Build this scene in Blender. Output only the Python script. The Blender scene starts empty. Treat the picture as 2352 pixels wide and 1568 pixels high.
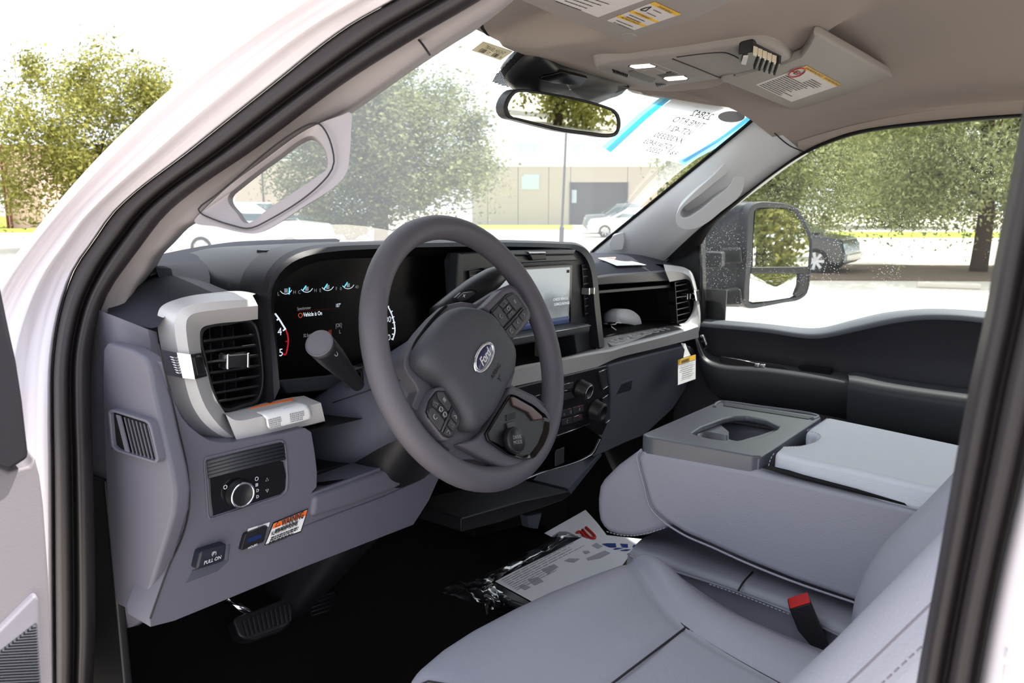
import bpy, bmesh, math, random
from mathutils import Vector as V, Matrix as M
random.seed(7)
scene = bpy.context.scene
COL = scene.collection
# ---------------------------------------------------------------- camera
W, H, FPX = 2352, 1568, 1796.6
CAM = V((-1.2529, -0.71, 0.21)); YAW, PIT, ROL = 0.9342067, -0.14457146, 0.01763416
_F = V((math.sin(YAW)*math.cos(PIT), math.cos(YAW)*math.cos(PIT), math.sin(PIT)))
_R0 = V((math.cos(YAW), -math.sin(YAW), 0)); _U0 = _R0.cross(_F)
_R = _R0*math.cos(ROL) + _U0*math.sin(ROL); _U = _U0*math.cos(ROL) - _R0*math.sin(ROL)
cd = bpy.data.cameras.new('camera'); cam = bpy.data.objects.new('camera', cd); COL.objects.link(cam)
cd.sensor_width = 36; cd.lens = 36*FPX/W; cd.clip_start = 0.02; cd.clip_end = 400
cam.matrix_world = M(((_R.x, _U.x, -_F.x, CAM.x), (_R.y, _U.y, -_F.y, CAM.y), (_R.z, _U.z, -_F.z, CAM.z), (0, 0, 0, 1)))
scene.camera = cam
# ---------------------------------------------------------------- world, sun, exposure
wd = bpy.data.worlds.new('sky'); scene.world = wd; wd.use_nodes = True
bg = wd.node_tree.nodes['Background']; bg.inputs[0].default_value = (0.90, 0.955, 1.05, 1); bg.inputs[1].default_value = 1.9
sl = bpy.data.lights.new('sun', 'SUN'); sl.energy = 9.0; sl.angle = math.radians(1.0); sl.color = (1.0, 0.95, 0.86)
so = bpy.data.objects.new('sun', sl); COL.objects.link(so)
SUN_DIR = V((0.36, -0.26, 0.895)).normalized()          # towards the sun: high, from the passenger side and behind
so.rotation_euler = SUN_DIR.to_track_quat('Z', 'Y').to_euler()
vs = scene.view_settings
vs.view_transform = 'Standard'; vs.look = 'None'; vs.gamma = 1; vs.use_curve_mapping = False; vs.exposure = 0.0
# ---------------------------------------------------------------- helpers: pixels -> points on real surfaces
def ray(px, py): return _F + _R*((px-W/2)/FPX) - _U*((py-H/2)/FPX)
def at(px, py, X=None, Y=None, Z=None, pl=None):
    d = ray(px, py)
    if pl is not None:
        if callable(pl):
            lo, hi = 0.05, 6.0; glo = pl(CAM+d*lo); n = 240; prev = lo
            for i in range(1, n+1):
                t = lo+(hi-lo)*i/n
                if (pl(CAM+d*t) > 0) != (glo > 0):
                    a, b = prev, t
                    for _ in range(30):
                        m = (a+b)/2
                        if (pl(CAM+d*m) > 0) != (glo > 0): b = m
                        else: a = m
                    return CAM+d*a
                prev = t
            raise ValueError('no hit %s %s' % (px, py))
        p, n = pl; n = V(n); return CAM + d*((V(p)-CAM).dot(n)/d.dot(n))
    if X is not None: return CAM + d*((X-CAM.x)/d.x)
    if Y is not None: return CAM + d*((Y-CAM.y)/d.y)
    return CAM + d*((Z-CAM.z)/d.z)
def S(pts, **k):
    return [at(p[0], p[1], **k) for p in pts]
# ---------------------------------------------------------------- materials
def s2l(c): return tuple(((x/255)/12.92 if x/255 <= 0.04045 else ((x/255+0.055)/1.055)**2.4) for x in c)
MATS = {}
def mat(name, rgb, rough=0.5, metal=0.0, grain=None, bump=0.15, var=0.0, spec=0.5, emit=0.0, coat=0.0, sheen=0.0, coord='Object'):
    if name in MATS: return MATS[name]
    m = bpy.data.materials.new(name); m.use_nodes = True; nt = m.node_tree; b = nt.nodes['Principled BSDF']
    c = s2l(rgb)+(1,); b.inputs['Base Color'].default_value = c
    b.inputs['Roughness'].default_value = rough; b.inputs['Metallic'].default_value = metal
    b.inputs['Specular IOR Level'].default_value = spec; b.inputs['Coat Weight'].default_value = coat
    b.inputs['Sheen Weight'].default_value = sheen
    if emit: b.inputs['Emission Color'].default_value = c; b.inputs['Emission Strength'].default_value = emit
    if grain:
        tc = nt.nodes.new('ShaderNodeTexCoord'); nz = nt.nodes.new('ShaderNodeTexNoise'); bp = nt.nodes.new('ShaderNodeBump')
        nz.inputs['Scale'].default_value = grain; nz.inputs['Detail'].default_value = 3
        nt.links.new(tc.outputs[coord], nz.inputs['Vector'])
        bp.inputs['Strength'].default_value = bump; bp.inputs['Distance'].default_value = 0.002
        nt.links.new(nz.outputs['Fac'], bp.inputs['Height']); nt.links.new(bp.outputs['Normal'], b.inputs['Normal'])
        if var:
            r = nt.nodes.new('ShaderNodeMix'); r.data_type = 'RGBA'
            r.inputs[6].default_value = tuple(x*(1-var) for x in c[:3])+(1,); r.inputs[7].default_value = tuple(min(1, x*(1+var)) for x in c[:3])+(1,)
            nt.links.new(nz.outputs['Fac'], r.inputs[0]); nt.links.new(r.outputs[2], b.inputs['Base Color'])
    MATS[name] = m; return m
def glassmat(name, tint, haze=0.05, refl=0.06, specks=None, hazecol=(0.85, 0.9, 0.92)):
    m = bpy.data.materials.new(name); m.use_nodes = True; nt = m.node_tree; nt.nodes.clear()
    o = nt.nodes.new('ShaderNodeOutputMaterial'); t = nt.nodes.new('ShaderNodeBsdfTransparent'); t.inputs[0].default_value = tint+(1,)
    g = nt.nodes.new('ShaderNodeBsdfGlossy'); g.inputs['Roughness'].default_value = 0.02
    d = nt.nodes.new('ShaderNodeBsdfTranslucent'); d.inputs[0].default_value = hazecol+(1,)
    m1 = nt.nodes.new('ShaderNodeMixShader'); m2 = nt.nodes.new('ShaderNodeMixShader')
    fr = nt.nodes.new('ShaderNodeFresnel'); fr.inputs[0].default_value = 1.3
    fm = nt.nodes.new('ShaderNodeMath'); fm.operation = 'MULTIPLY'; fm.inputs[1].default_value = refl*10
    nt.links.new(fr.outputs[0], fm.inputs[0])
    nt.links.new(fm.outputs[0], m1.inputs[0]); nt.links.new(t.outputs[0], m1.inputs[1]); nt.links.new(g.outputs[0], m1.inputs[2])
    m2.inputs[0].default_value = haze
    nt.links.new(m1.outputs[0], m2.inputs[1]); nt.links.new(d.outputs[0], m2.inputs[2]); nt.links.new(m2.outputs[0], o.inputs[0])
    if specks:
        tc = nt.nodes.new('ShaderNodeTexCoord'); vo = nt.nodes.new('ShaderNodeTexVoronoi'); vo.inputs['Scale'].default_value = specks
        r = nt.nodes.new('ShaderNodeMapRange'); r.inputs[1].default_value = 0.10; r.inputs[2].default_value = 0.24; r.inputs[3].default_value = 0.4; r.inputs[4].default_value = haze
        nt.links.new(tc.outputs['Object'], vo.inputs['Vector']); nt.links.new(vo.outputs['Distance'], r.inputs[0])
        nz = nt.nodes.new('ShaderNodeTexNoise'); nz.inputs['Scale'].default_value = 9; nt.links.new(tc.outputs['Object'], nz.inputs['Vector'])
        r2 = nt.nodes.new('ShaderNodeMapRange'); r2.inputs[1].default_value = 0.42; r2.inputs[2].default_value = 0.6
        nt.links.new(nz.outputs['Fac'], r2.inputs[0])
        mx = nt.nodes.new('ShaderNodeMix'); mx.inputs[2].default_value = haze
        nt.links.new(r2.outputs[0], mx.inputs[0]); nt.links.new(r.outputs[0], mx.inputs[3]); nt.links.new(mx.outputs[0], m2.inputs[0])
    MATS[name] = m; return m
# ---------------------------------------------------------------- objects
def tag(o, label=None, cat=None, group=None, kind=None):
    if label: o['label'] = label
    if cat: o['category'] = cat
    if group: o['group'] = group
    if kind: o['kind'] = kind
    return o
def thing(name, label, cat, loc=(0, 0, 0), group=None, kind=None):
    o = bpy.data.objects.new(name, None); COL.objects.link(o); o.location = loc; o.empty_display_size = 0.05
    return tag(o, label, cat, group, kind)
def link(name, me, m, parent=None, smooth=True, bevel=0, seg=2, solid=0, sub=0, offs=-1, angle=35):
    o = bpy.data.objects.new(name, me); COL.objects.link(o)
    if m is not None: me.materials.append(MATS[m] if isinstance(m, str) else m)
    if parent is not None:
        o.parent = parent
        if parent.type == 'EMPTY': o.matrix_parent_inverse = M.Translation(-V(parent.location))
    if solid:
        md = o.modifiers.new('solid', 'SOLIDIFY'); md.thickness = solid; md.offset = offs
    if sub:
        md = o.modifiers.new('sub', 'SUBSURF'); md.levels = sub; md.render_levels = sub
    if bevel:
        md = o.modifiers.new('bevel', 'BEVEL'); md.width = bevel; md.segments = seg; md.limit_method = 'ANGLE'; md.angle_limit = math.radians(angle)
    if smooth:
        for p in me.polygons: p.use_smooth = True
        if bevel and not sub: md = o.modifiers.new('wn', 'WEIGHTED_NORMAL'); md.keep_sharp = False
    return o
def mk(name, vs_, fs, m, parent=None, **k):
    me = bpy.data.meshes.new(name); me.from_pydata([tuple(v) for v in vs_], [], fs); me.update()
    bm = bmesh.new(); bm.from_mesh(me); bmesh.ops.recalc_face_normals(bm, faces=bm.faces); bm.to_mesh(me); bm.free()
    return link(name, me, m, parent, **k)
def resample(pts, n, smooth=True, closed=False):
    pts = [V(p) for p in pts]
    if len(pts) == 1: return [pts[0].copy() for _ in range(n)]
    if closed: pts = pts+[pts[0]]
    L = [0]
    for a, b in zip(pts, pts[1:]): L.append(L[-1]+(b-a).length)
    out = []; N = len(pts); cnt = n if closed else n-1
    for i in range(n):
        s = L[-1]*i/cnt; j = 0
        while j < N-2 and L[j+1] < s: j += 1
        t = (s-L[j])/max(1e-9, L[j+1]-L[j])
        p1, p2 = pts[j], pts[j+1]
        if smooth:
            p0 = pts[j-1] if j > 0 else (pts[-2] if closed else p1*2-p2)
            p3 = pts[j+2] if j+2 < N else (pts[1] if closed else p2*2-p1)
            d1 = (p2-p1).length
            m1 = ((p2-p1)/max(d1, 1e-9)+(p1-p0)/max((p1-p0).length, 1e-9))*0.5*d1
            m2 = ((p3-p2)/max((p3-p2).length, 1e-9)+(p2-p1)/max(d1, 1e-9))*0.5*d1
            t2, t3 = t*t, t*t*t
            out.append(p1*(2*t3-3*t2+1)+m1*(t3-2*t2+t)+p2*(-2*t3+3*t2)+m2*(t3-t2))
        else: out.append(p1.lerp(p2, t))
    return out
def loft(name, rails, m, parent=None, n=24, smooth_rail=True, closed=False, across=0, cap=False, split=False, **k):
    rr = [resample(r, n, smooth_rail, closed) for r in rails]
    if across:
        cols = [resample([r[i] for r in rr], across, True) for i in range(n)]
        rr = [[cols[i][j] for i in range(n)] for j in range(across)]
    if split:      # crisp creases along every inner rail
        vs_ = []; fs = []; c = n if closed else n-1
        for a in range(len(rr)-1):
            b = len(vs_); mid = [p.lerp(q, .12) for p, q in zip(rr[a], rr[a+1])]; mid2 = [p.lerp(q, .88) for p, q in zip(rr[a], rr[a+1])]
            st = [rr[a], mid, mid2, rr[a+1]]; vs_ += [p for r in st for p in r]
            for s in range(3):
                for i in range(c): j = (i+1) % n; fs.append((b+s*n+i, b+s*n+j, b+(s+1)*n+j, b+(s+1)*n+i))
        return mk(name, vs_, fs, m, parent, **k)
    vs_ = [p for r in rr for p in r]; fs = []
    c = n if closed else n-1
    for a in range(len(rr)-1):
        for i in range(c):
            j = (i+1) % n
            fs.append((a*n+i, a*n+j, (a+1)*n+j, (a+1)*n+i))
    if cap: fs.append(tuple(range(n))); fs.append(tuple((len(rr)-1)*n+i for i in range(n)))
    return mk(name, vs_, fs, m, parent, **k)
def prism(name, poly, d, m, parent=None, bevel=0, **k):
    """polygon pushed along d into a solid"""
    d = V(d); n = len(poly); vs_ = [V(p) for p in poly]+[V(p)+d for p in poly]
    fs = [tuple(range(n)), tuple(range(2*n-1, n-1, -1))]+[(i, (i+1) % n, n+(i+1) % n, n+i) for i in range(n)]
    return mk(name, vs_, fs, m, parent, bevel=bevel, **k)
def rounded(poly, r, seg=4):
    out = []; n = len(poly); poly = [V(p) for p in poly]
    for i in range(n):
        p = poly[i]; a = poly[i-1]-p; b = poly[(i+1) % n]-p
        rr = min(r, a.length*0.45, b.length*0.45); A = p+a.normalized()*rr; B = p+b.normalized()*rr
        for s in range(seg+1):
            t = s/seg; out.append(A*(1-t)**2+p*2*t*(1-t)+B*t*t)
    return out
def ring(name, outer, inner, d, m, parent=None, n=48, dinner=None, smooth_rail=False, **k):
    """a closed frame: outer and inner outline, pushed along d"""
    d = V(d); di = V(dinner) if dinner is not None else d
    o = resample(outer, n, smooth_rail, True); i = resample(inner, n, smooth_rail, True)
    rr = [o, i, [p+di for p in i], [p+d for p in o]]
    vs_ = [p for r in rr for p in r]
    fs = [(a*n+q, a*n+(q+1) % n, ((a+1) % 4)*n+(q+1) % n, ((a+1) % 4)*n+q) for a in range(4) for q in range(n)]
    return mk(name, vs_, fs, m, parent, **k)
def tube(name, pts, r, m, parent=None, n=12, closed=False, cap=True, res=0, **k):
    pts = [V(p) for p in pts]
    if res:
        if not isinstance(r, (int, float)):
            rv = [p.x for p in resample([V((q, i, 0)) for i, q in enumerate(r)], res, False)]; r = rv
        pts = resample(pts, res, True, closed)
    N = len(pts); rs = [r]*N if isinstance(r, (int, float)) else list(r)
    vs_ = []; up = None
    for i, p in enumerate(pts):
        t = (pts[(i+1) % N]-pts[i-1]) if closed else (pts[min(i+1, N-1)]-pts[max(i-1, 0)])
        t.normalize()
        if up is None:
            up = V((0, 0, 1)) if abs(t.z) < 0.9 else V((1, 0, 0))
        u = (up-t*up.dot(t)).normalized(); w = t.cross(u); up = u
        for q in range(n):
            a = 2*math.pi*q/n; vs_.append(p+(u*math.cos(a)+w*math.sin(a))*rs[i])
    fs = [(i*n+q, i*n+(q+1) % n, ((i+1) % N)*n+(q+1) % n, ((i+1) % N)*n+q) for i in range(N if closed else N-1) for q in range(n)]
    if cap and not closed: fs += [tuple(range(n)), tuple((N-1)*n+q for q in range(n))]
    return mk(name, vs_, fs, m, parent, **k)
def basis(x, y):
    x = V(x).normalized(); z = x.cross(V(y)).normalized(); y = z.cross(x); return x, y, z
def box(name, c, size, m, parent=None, ax=None, bevel=0.002, **k):
    ax = ax or (V((1, 0, 0)), V((0, 1, 0)), V((0, 0, 1))); c = V(c); a, b, d = [ax[i]*size[i]/2 for i in range(3)]
    vs_ = [c+a*i+b*j+d*l for i in (-1, 1) for j in (-1, 1) for l in (-1, 1)]
    fs = [(0, 1, 3, 2), (4, 6, 7, 5), (0, 4, 5, 1), (2, 3, 7, 6), (0, 2, 6, 4), (1, 5, 7, 3)]
    return mk(name, vs_, fs, m, parent, bevel=bevel, **k)
def lathe(name, c, axis, prof, m, parent=None, n=32, **k):
    """prof: (radius, height along axis)"""
    axis = V(axis).normalized(); u = axis.orthogonal().normalized(); w = axis.cross(u); c = V(c); vs_ = []
    for r, h in prof:
        for q in range(n):
            a = 2*math.pi*q/n; vs_.append(c+axis*h+(u*math.cos(a)+w*math.sin(a))*r)
    fs = [(i*n+q, i*n+(q+1) % n, (i+1)*n+(q+1) % n, (i+1)*n+q) for i in range(len(prof)-1) for q in range(n)]
    fs += [tuple(range(n)), tuple((len(prof)-1)*n+q for q in range(n))]
    return mk(name, vs_, fs, m, parent, **k)
def text(name, body, o, xd, yd, size, m, parent=None, align='LEFT', ext=0.0, shear=0.0, sx=1.0, bold=0.0, lift=0.0006):
    cu = bpy.data.curves.new('tmp', 'FONT'); cu.body = body; cu.size = size; cu.align_x = align; cu.align_y = 'CENTER'
    cu.extrude = ext; cu.shear = shear; cu.offset = bold; cu.resolution_u = 3
    ob = bpy.data.objects.new('tmp', cu); me = bpy.data.meshes.new_from_object(ob)
    bpy.data.objects.remove(ob); bpy.data.curves.remove(cu)
    x, y, z = basis(xd, yd); o = V(o)+z*lift
    for v in me.vertices: v.co = o+x*v.co.x*sx+y*v.co.y+z*v.co.z
    me.name = name
    return link(name, me, m, parent, smooth=False)
def lines(name, o, xd, yd, w, h, n, m, parent=None, fill=0.45, seed=1, lift=0.0005, indent=0.0):
    """rows of print too small to read"""
    x, y, z = basis(xd, yd); o = V(o)+z*lift; rnd = random.Random(seed); vs_ = []; fs = []
    for i in range(n):
        yy = -h*(i+0.5)/n; th = h/n*fill/2; xx = w*indent*rnd.random(); end = w*(1-0.25*rnd.random())
        while xx < end:
            l = w*(0.03+0.09*rnd.random()); e = min(xx+l, end); b = len(vs_)
            vs_ += [o+x*xx+y*(yy-th), o+x*e+y*(yy-th), o+x*e+y*(yy+th), o+x*xx+y*(yy+th)]; fs.append((b, b+1, b+2, b+3)); xx = e+w*0.018
    me = bpy.data.meshes.new(name); me.from_pydata([tuple(v) for v in vs_], [], fs)
    ob = link(name, me, m, parent, smooth=False); ob['kind'] = 'stuff'; return ob
def quadmap(c00, c10, c11, c01):
    """bilinear map of a quad (lower left, lower right, upper right, upper left)"""
    c00, c10, c11, c01 = map(V, (c00, c10, c11, c01))
    return lambda u, v: c00*(1-u)*(1-v)+c10*u*(1-v)+c11*u*v+c01*(1-u)*v
# ================================================================ materials
mat('leather', (150, 151, 164), 0.42, grain=420, bump=0.25, spec=0.45)
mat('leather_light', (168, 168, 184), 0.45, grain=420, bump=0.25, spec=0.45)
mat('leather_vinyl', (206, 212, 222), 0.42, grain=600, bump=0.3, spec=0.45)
mat('thread', (185, 185, 198), 0.7)
mat('thread_dark', (104, 100, 112), 0.7)
mat('seam', (40, 38, 42), 0.8)
mat('grey_plastic', (94, 93, 106), 0.5, grain=700, bump=0.12, spec=0.4)
mat('slate_plastic', (74, 77, 90), 0.5, grain=700, bump=0.12, spec=0.4)
mat('dark_pad', (60, 61, 69), 0.55, grain=650, bump=0.35, spec=0.03)
mat('hood_plastic', (36, 36, 42), 0.4, spec=0.22)
mat('glove_grey', (98, 101, 111), 0.5, grain=700, bump=0.12, spec=0.3)
mat('cluster_black', (7, 7, 9), 0.3, spec=0.15)
mat('clasp_chrome', (226, 222, 222), 0.2, metal=1.0)
mat('charcoal', (52, 54, 60), 0.45, grain=800, bump=0.1, spec=0.45)
mat('black_plastic', (26, 26, 30), 0.42, spec=0.45)
mat('black_matte', (13, 13, 15), 0.75, spec=0.2)
mat('black_gloss', (9, 9, 11), 0.12, spec=0.5)
mat('wheel_skin', (86, 83, 91), 0.52, grain=900, bump=0.25, spec=0.4)
mat('airbag_skin', (64, 65, 72), 0.55, grain=600, bump=0.4, spec=0.4)
mat('button', (54, 54, 60), 0.5)
mat('silver', (208, 206, 208), 0.38, metal=0.2, spec=0.5)
mat('chrome', (232, 232, 236), 0.08, metal=1.0)
mat('satin_chrome', (190, 190, 196), 0.25, metal=1.0)
mat('headliner', (160, 149, 142), 0.95, grain=900, bump=0.15, spec=0.1)
mat('headliner_hard', (150, 144, 140), 0.6, grain=700, bump=0.1, spec=0.3)
mat('pillar_trim', (154, 147, 149), 0.62, grain=800, bump=0.12, spec=0.3)
mat('rubber', (42, 37, 40), 0.5, grain=200, bump=0.08, spec=0.4)
mat('paint', (216, 209, 218), 0.3, coat=0.5)
mat('belt_ledge_lit', (98, 102, 110), 0.42, grain=800, bump=0.1, spec=0.45)  # dark door plastic, sunlight on the belt ledge put into the colour
mat('door_dark', (46, 46, 53), 0.38, grain=800, bump=0.1, spec=0.5)
mat('tray_top', (88, 91, 101), 0.34, grain=800, bump=0.06, spec=0.75)
mat('pillar_trim_lit', (214, 216, 219), 0.6, grain=800, bump=0.12, spec=0.3)  # same trim as the driver side, windshield light put into a paler colour
mat('carpet', (30, 28, 28), 1.0, grain=1500, bump=1.0, var=0.5, spec=0.05)
mat('white_print', (235, 235, 238), 0.6)
mat('grey_print', (150, 150, 155), 0.6)
mat('dark_print', (45, 45, 48), 0.7)
mat('paper', (232, 232, 240), 0.7)
mat('label_white', (214, 208, 206), 0.6)
mat('label_cream', (226, 214, 188), 0.6)
mat('label_yellow', (232, 184, 60), 0.6)
mat('label_orange', (240, 110, 32), 0.6)
mat('red_print', (196, 48, 40), 0.6)
mat('blue_print', (38, 62, 140), 0.6)
mat('red_gloss', (206, 30, 24), 0.3)
mat('badge_blue', (24, 28, 74), 0.2, coat=0.7)
mat('lamp_lens', (255, 250, 235), 0.4, emit=0.9)
mat('lit_white', (225, 235, 245), 0.6, emit=0.75)
mat('lit_dim', (150, 155, 160), 0.6, emit=0.35)
mat('lit_blue', (110, 215, 240), 0.6, emit=0.9)
mat('lit_red', (200, 28, 34), 0.6, emit=0.45)
mat('lit_amber', (214, 90, 24), 0.6, emit=0.3)
mat('mirror', (235, 240, 238), 0.01, metal=1.0)
mat('concrete', (214, 206, 194), 0.95, grain=2.0, bump=0.1, var=0.06, spec=0.1)
mat('grass', (146, 158, 70), 0.95, grain=6.0, bump=0.5, var=0.25, spec=0.1)
mat('mulch', (120, 104, 90), 0.95, grain=14.0, bump=0.8, var=0.4, spec=0.1)
mat('bark', (72, 58, 46), 0.9, grain=18.0, bump=0.8, var=0.3, spec=0.1)
mat('tan_wall', (196, 184, 168), 0.9, grain=0.5, bump=0.05, var=0.05, spec=0.1)
mat('pink_wall', (222, 190, 182), 0.9, grain=0.5, bump=0.05, var=0.04, spec=0.1)
mat('white_wall', (250, 248, 244), 0.9)
mat('dark_door', (58, 58, 64), 0.8)
mat('pale_panel', (196, 214, 220), 0.7)
mat('maroon', (110, 52, 48), 0.7)
mat('pole_paint', (66, 66, 76), 0.6)
mat('car_white', (236, 236, 238), 0.25, coat=0.6)
mat('car_dark', (34, 38, 44), 0.25, coat=0.6)
mat('car_grey', (120, 128, 132), 0.3, coat=0.6)
mat('car_glass', (60, 84, 92), 0.1, coat=0.5)
mat('tyre', (28, 28, 30), 0.8)
mat('rim', (190, 192, 196), 0.3, metal=0.8)
mat('tape', (70, 190, 232), 0.7)
mat('tape_light', (140, 220, 242), 0.7)
def leafmat(name, c1, c2):
    m = bpy.data.materials.new(name); m.use_nodes = True; nt = m.node_tree; nt.nodes.clear()
    o = nt.nodes.new('ShaderNodeOutputMaterial'); g = nt.nodes.new('ShaderNodeNewGeometry'); r = nt.nodes.new('ShaderNodeMix'); r.data_type = 'RGBA'
    r.inputs[6].default_value = s2l(c1)+(1,); r.inputs[7].default_value = s2l(c2)+(1,)
    d = nt.nodes.new('ShaderNodeBsdfDiffuse'); t = nt.nodes.new('ShaderNodeBsdfTranslucent'); x = nt.nodes.new('ShaderNodeMixShader'); x.inputs[0].default_value = 0.4
    nt.links.new(g.outputs['Random Per Island'], r.inputs[0]); nt.links.new(r.outputs[2], d.inputs[0]); nt.links.new(r.outputs[2], t.inputs[0])
    nt.links.new(d.outputs[0], x.inputs[1]); nt.links.new(t.outputs[0], x.inputs[2]); nt.links.new(x.outputs[0], o.inputs[0]); MATS[name] = m
leafmat('leaf_olive', (108, 110, 58), (184, 182, 104))
leafmat('leaf_green', (100, 108, 72), (178, 184, 132))
leafmat('leaf_deep', (104, 114, 74), (190, 194, 138))
# ================================================================ outside: lot, trees, buildings, cars
HOR = 468.0; GH = 1.70
G = ray(W, HOR).cross(ray(0, HOR)); G = (G if G.dot(_U) > 0 else -G).normalized()
GY = (_F-G*_F.dot(G)).normalized(); GX = GY.cross(G); GA = (GX, GY, G); GP = CAM-G*GH
def gpos(px, D, h=0.0):
    d = ray(px, HOR); return CAM+d*(D/d.dot(GY))-G*(GH-h)
def gdist(py): return GH*FPX/(py-HOR)
def gquad(name, pts, m, lift, label, cat):
    """flat patch on the lot: (pixel column, distance)"""
    return tag(prism(name, [gpos(a, b, lift) for a, b in pts], -G*0.05, m, smooth=False), label, cat, kind='structure')
o = prism('ground', [GP+GX*a+GY*b for a, b in ((-150, -120), (150, -120), (150, 170), (-150, 170))], -G*0.3, 'concrete', smooth=False)
tag(o, 'pale sunlit concrete parking lot around the truck', 'ground', kind='structure')
gquad('grass_verge', [(-260, 47), (140, 47), (140, 110), (-260, 110)], 'grass', 0.03, 'sunlit grass verge behind the olive tree at far left', 'grass')
gquad('grass_verge', [(1060, 53), (1316, 53), (1316, 64.5), (1060, 64.5)], 'grass', 0.03, 'grass strip along the tan warehouse wall', 'grass')
gquad('grass_verge', [(1500, 40), (2700, 40), (2700, 48), (1500, 48)], 'grass', 0.03, 'grass strip across the lot beyond the passenger window', 'grass')
gquad('planting_island', [(1800, 17.6), (2700, 17.2), (2700, 21.2), (1800, 22.0)], 'mulch', 0.04, 'brown mulch island around the tree trunk beyond the passenger window', 'planting bed')
def tree(name, label, px, D, h, rx, low, n, lm, tr=0.16, seed=1, leaf=0.15, blobs=95, group='trees around the lot'):
    base = gpos(px, D); t = thing(name, label, 'tree', base, group); rnd = random.Random(seed)
    ch = (h+low)/2; rz = (h-low)/2; cs = []
    while len(cs) < blobs:
        p = V((rnd.uniform(-1, 1), rnd.uniform(-1, 1), rnd.uniform(-1, 1)))
        if 0.2 < p.length < 1.02: cs.append((p, rnd.uniform(0.07, 0.19)))
    pts = [base, base+G*(ch*0.35)+GX*rnd.uniform(-.1, .1), base+G*ch+GX*rnd.uniform(-.3, .3)]
    tube('trunk', pts, [tr*1.25, tr, tr*0.5], 'bark', t, n=9, res=7)
    for p, s in cs[:11]:
        tip = base+G*(ch+p.z*rz*0.9)+(GX*p.x+GY*p.y)*rx*0.9
        st = base+G*(ch*rnd.uniform(0.35, 0.8)); tube('branch', [st, st.lerp(tip, 0.5)+G*0.25, tip], [tr*0.4, tr*0.22, 0.02], 'bark', t, n=6, res=6)
    vs_ = []; fs = []; 
    for i in range(n):
        p, s = cs[rnd.randrange(blobs)]
        q = p+V((rnd.gauss(0, s), rnd.gauss(0, s), rnd.gauss(0, s)))
        c = base+G*(ch+q.z*rz)+(GX*q.x+GY*q.y)*rx
        a = V((rnd.gauss(0, 1), rnd.gauss(0, 1), rnd.gauss(0, 1))).normalized(); b = a.orthogonal().normalized(); l = leaf*rnd.uniform(0.5, 1.2)
        k = len(vs_); vs_ += [c-a*l*0.5, c+b*l*0.28, c+a*l*0.5, c-b*l*0.28]; fs.append((k, k+1, k+2, k+3))
    me = bpy.data.meshes.new('foliage'); me.from_pydata([tuple(v) for v in vs_], [], fs)
    f = link('foliage', me, lm, t, smooth=False); f['kind'] = 'stuff'
    return t
tree('olive_tree', 'bushy sunlit yellow-green tree beyond the white driver side pillar', 225, 30, 7.6, 3.3, 0.2, 36000, 'leaf_olive', 0.12, 3, 0.19)
tree('shade_tree', 'large green tree straight ahead through the windshield left half', 872, 32, 6.9, 4.1, 0.7, 65000, 'leaf_green', 0.26, 5, 0.21)
tree('shade_tree', 'nearest broad tree with dark trunk in the passenger window', 2262, 19.6, 7.6, 3.9, 1.15, 90000, 'leaf_deep', 0.17, 8, 0.13)
tree('shade_tree', 'leafy tree directly behind the black tow mirror', 1790, 32, 7.6, 4.0, 0.35, 60000, 'leaf_deep', 0.15, 13, 0.18)
tree('shade_tree', 'distant tree behind the lower corner of the taped sheet', 1640, 50, 8.0, 3.2, 0.4, 12000, 'leaf_deep', 0.2, 17, 0.4)
tree('shade_tree', 'far tree in the gap between mirror and trunk', 2060, 58, 11, 5.4, 0.3, 22000, 'leaf_deep', 0.22, 19, 0.42)
tree('shade_tree', 'far tree at the right edge of the passenger window', 2520, 60, 11, 5.0, 0.3, 22000, 'leaf_deep', 0.22, 23, 0.42)
tree('shade_tree', 'dark green tree by the pink building at the left edge', -60, 62, 9, 2.6, 0.2, 6000, 'leaf_deep', 0.2, 29, 0.25)
# --- buildings
def wallbox(name, px0, px1, D, h0, h1, depth, m, parent, bevel=0):
    a, b = gpos(px0, D, h0), gpos(px1, D, h0); 
    return prism(name, [a, b, b+G*(h1-h0), a+G*(h1-h0)], GY*depth, m, parent, smooth=False, bevel=bevel)
def hgt(py, D): return GH+(HOR-py)/FPX*D
B1 = thing('warehouse', 'tan warehouse with white upper wall and big dark doorway', 'building', gpos(1300, 65))
D = 65.0
edges = [1084, 1120, 1190, 1260, 1310, 1440, 1510, 1580, 1650, 1720]
for a, b in zip(edges, edges[1:]):
    lo = hgt(420, D) if a == 1310 else 0.0
    wallbox('wall_panel', a+0.6, b-0.6, D, lo, hgt(384, D), 0.4, 'tan_wall', B1)
wallbox('wall_core', 1084, 1720, D+0.42, 0, hgt(386, D), 10, 'dark_door', B1)
wallbox('upper_wall', 1084, 1720, D+0.9, hgt(386, D), hgt(322, D), 9, 'white_wall', B1)
wallbox('coping', 1083, 1721, D-0.1, hgt(386, D), hgt(382.5, D), 1.0, 'white_wall', B1)
wallbox('doorway_frame', 1308, 1311, D-0.1, 0, hgt(420, D), 0.4, 'dark_door', B1); wallbox('doorway_frame', 1439, 1442, D-0.1, 0, hgt(420, D), 0.4, 'dark_door', B1)
wallbox('side_door', 1313, 1324, D+0.2, hgt(466, D), hgt(437, D), 0.1, 'pale_panel', B1)
wallbox('window', 1198, 1238, D-0.06, hgt(436, D), hgt(403, D), 0.1, 'pale_panel', B1)
wallbox('window', 1181, 1239, D+0.84, hgt(358, D), hgt(331, D), 0.1, 'pale_panel', B1)
wallbox('window', 1313, 1331, D+0.84, hgt(361, D), hgt(334, D), 0.1, 'pale_panel', B1)
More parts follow.
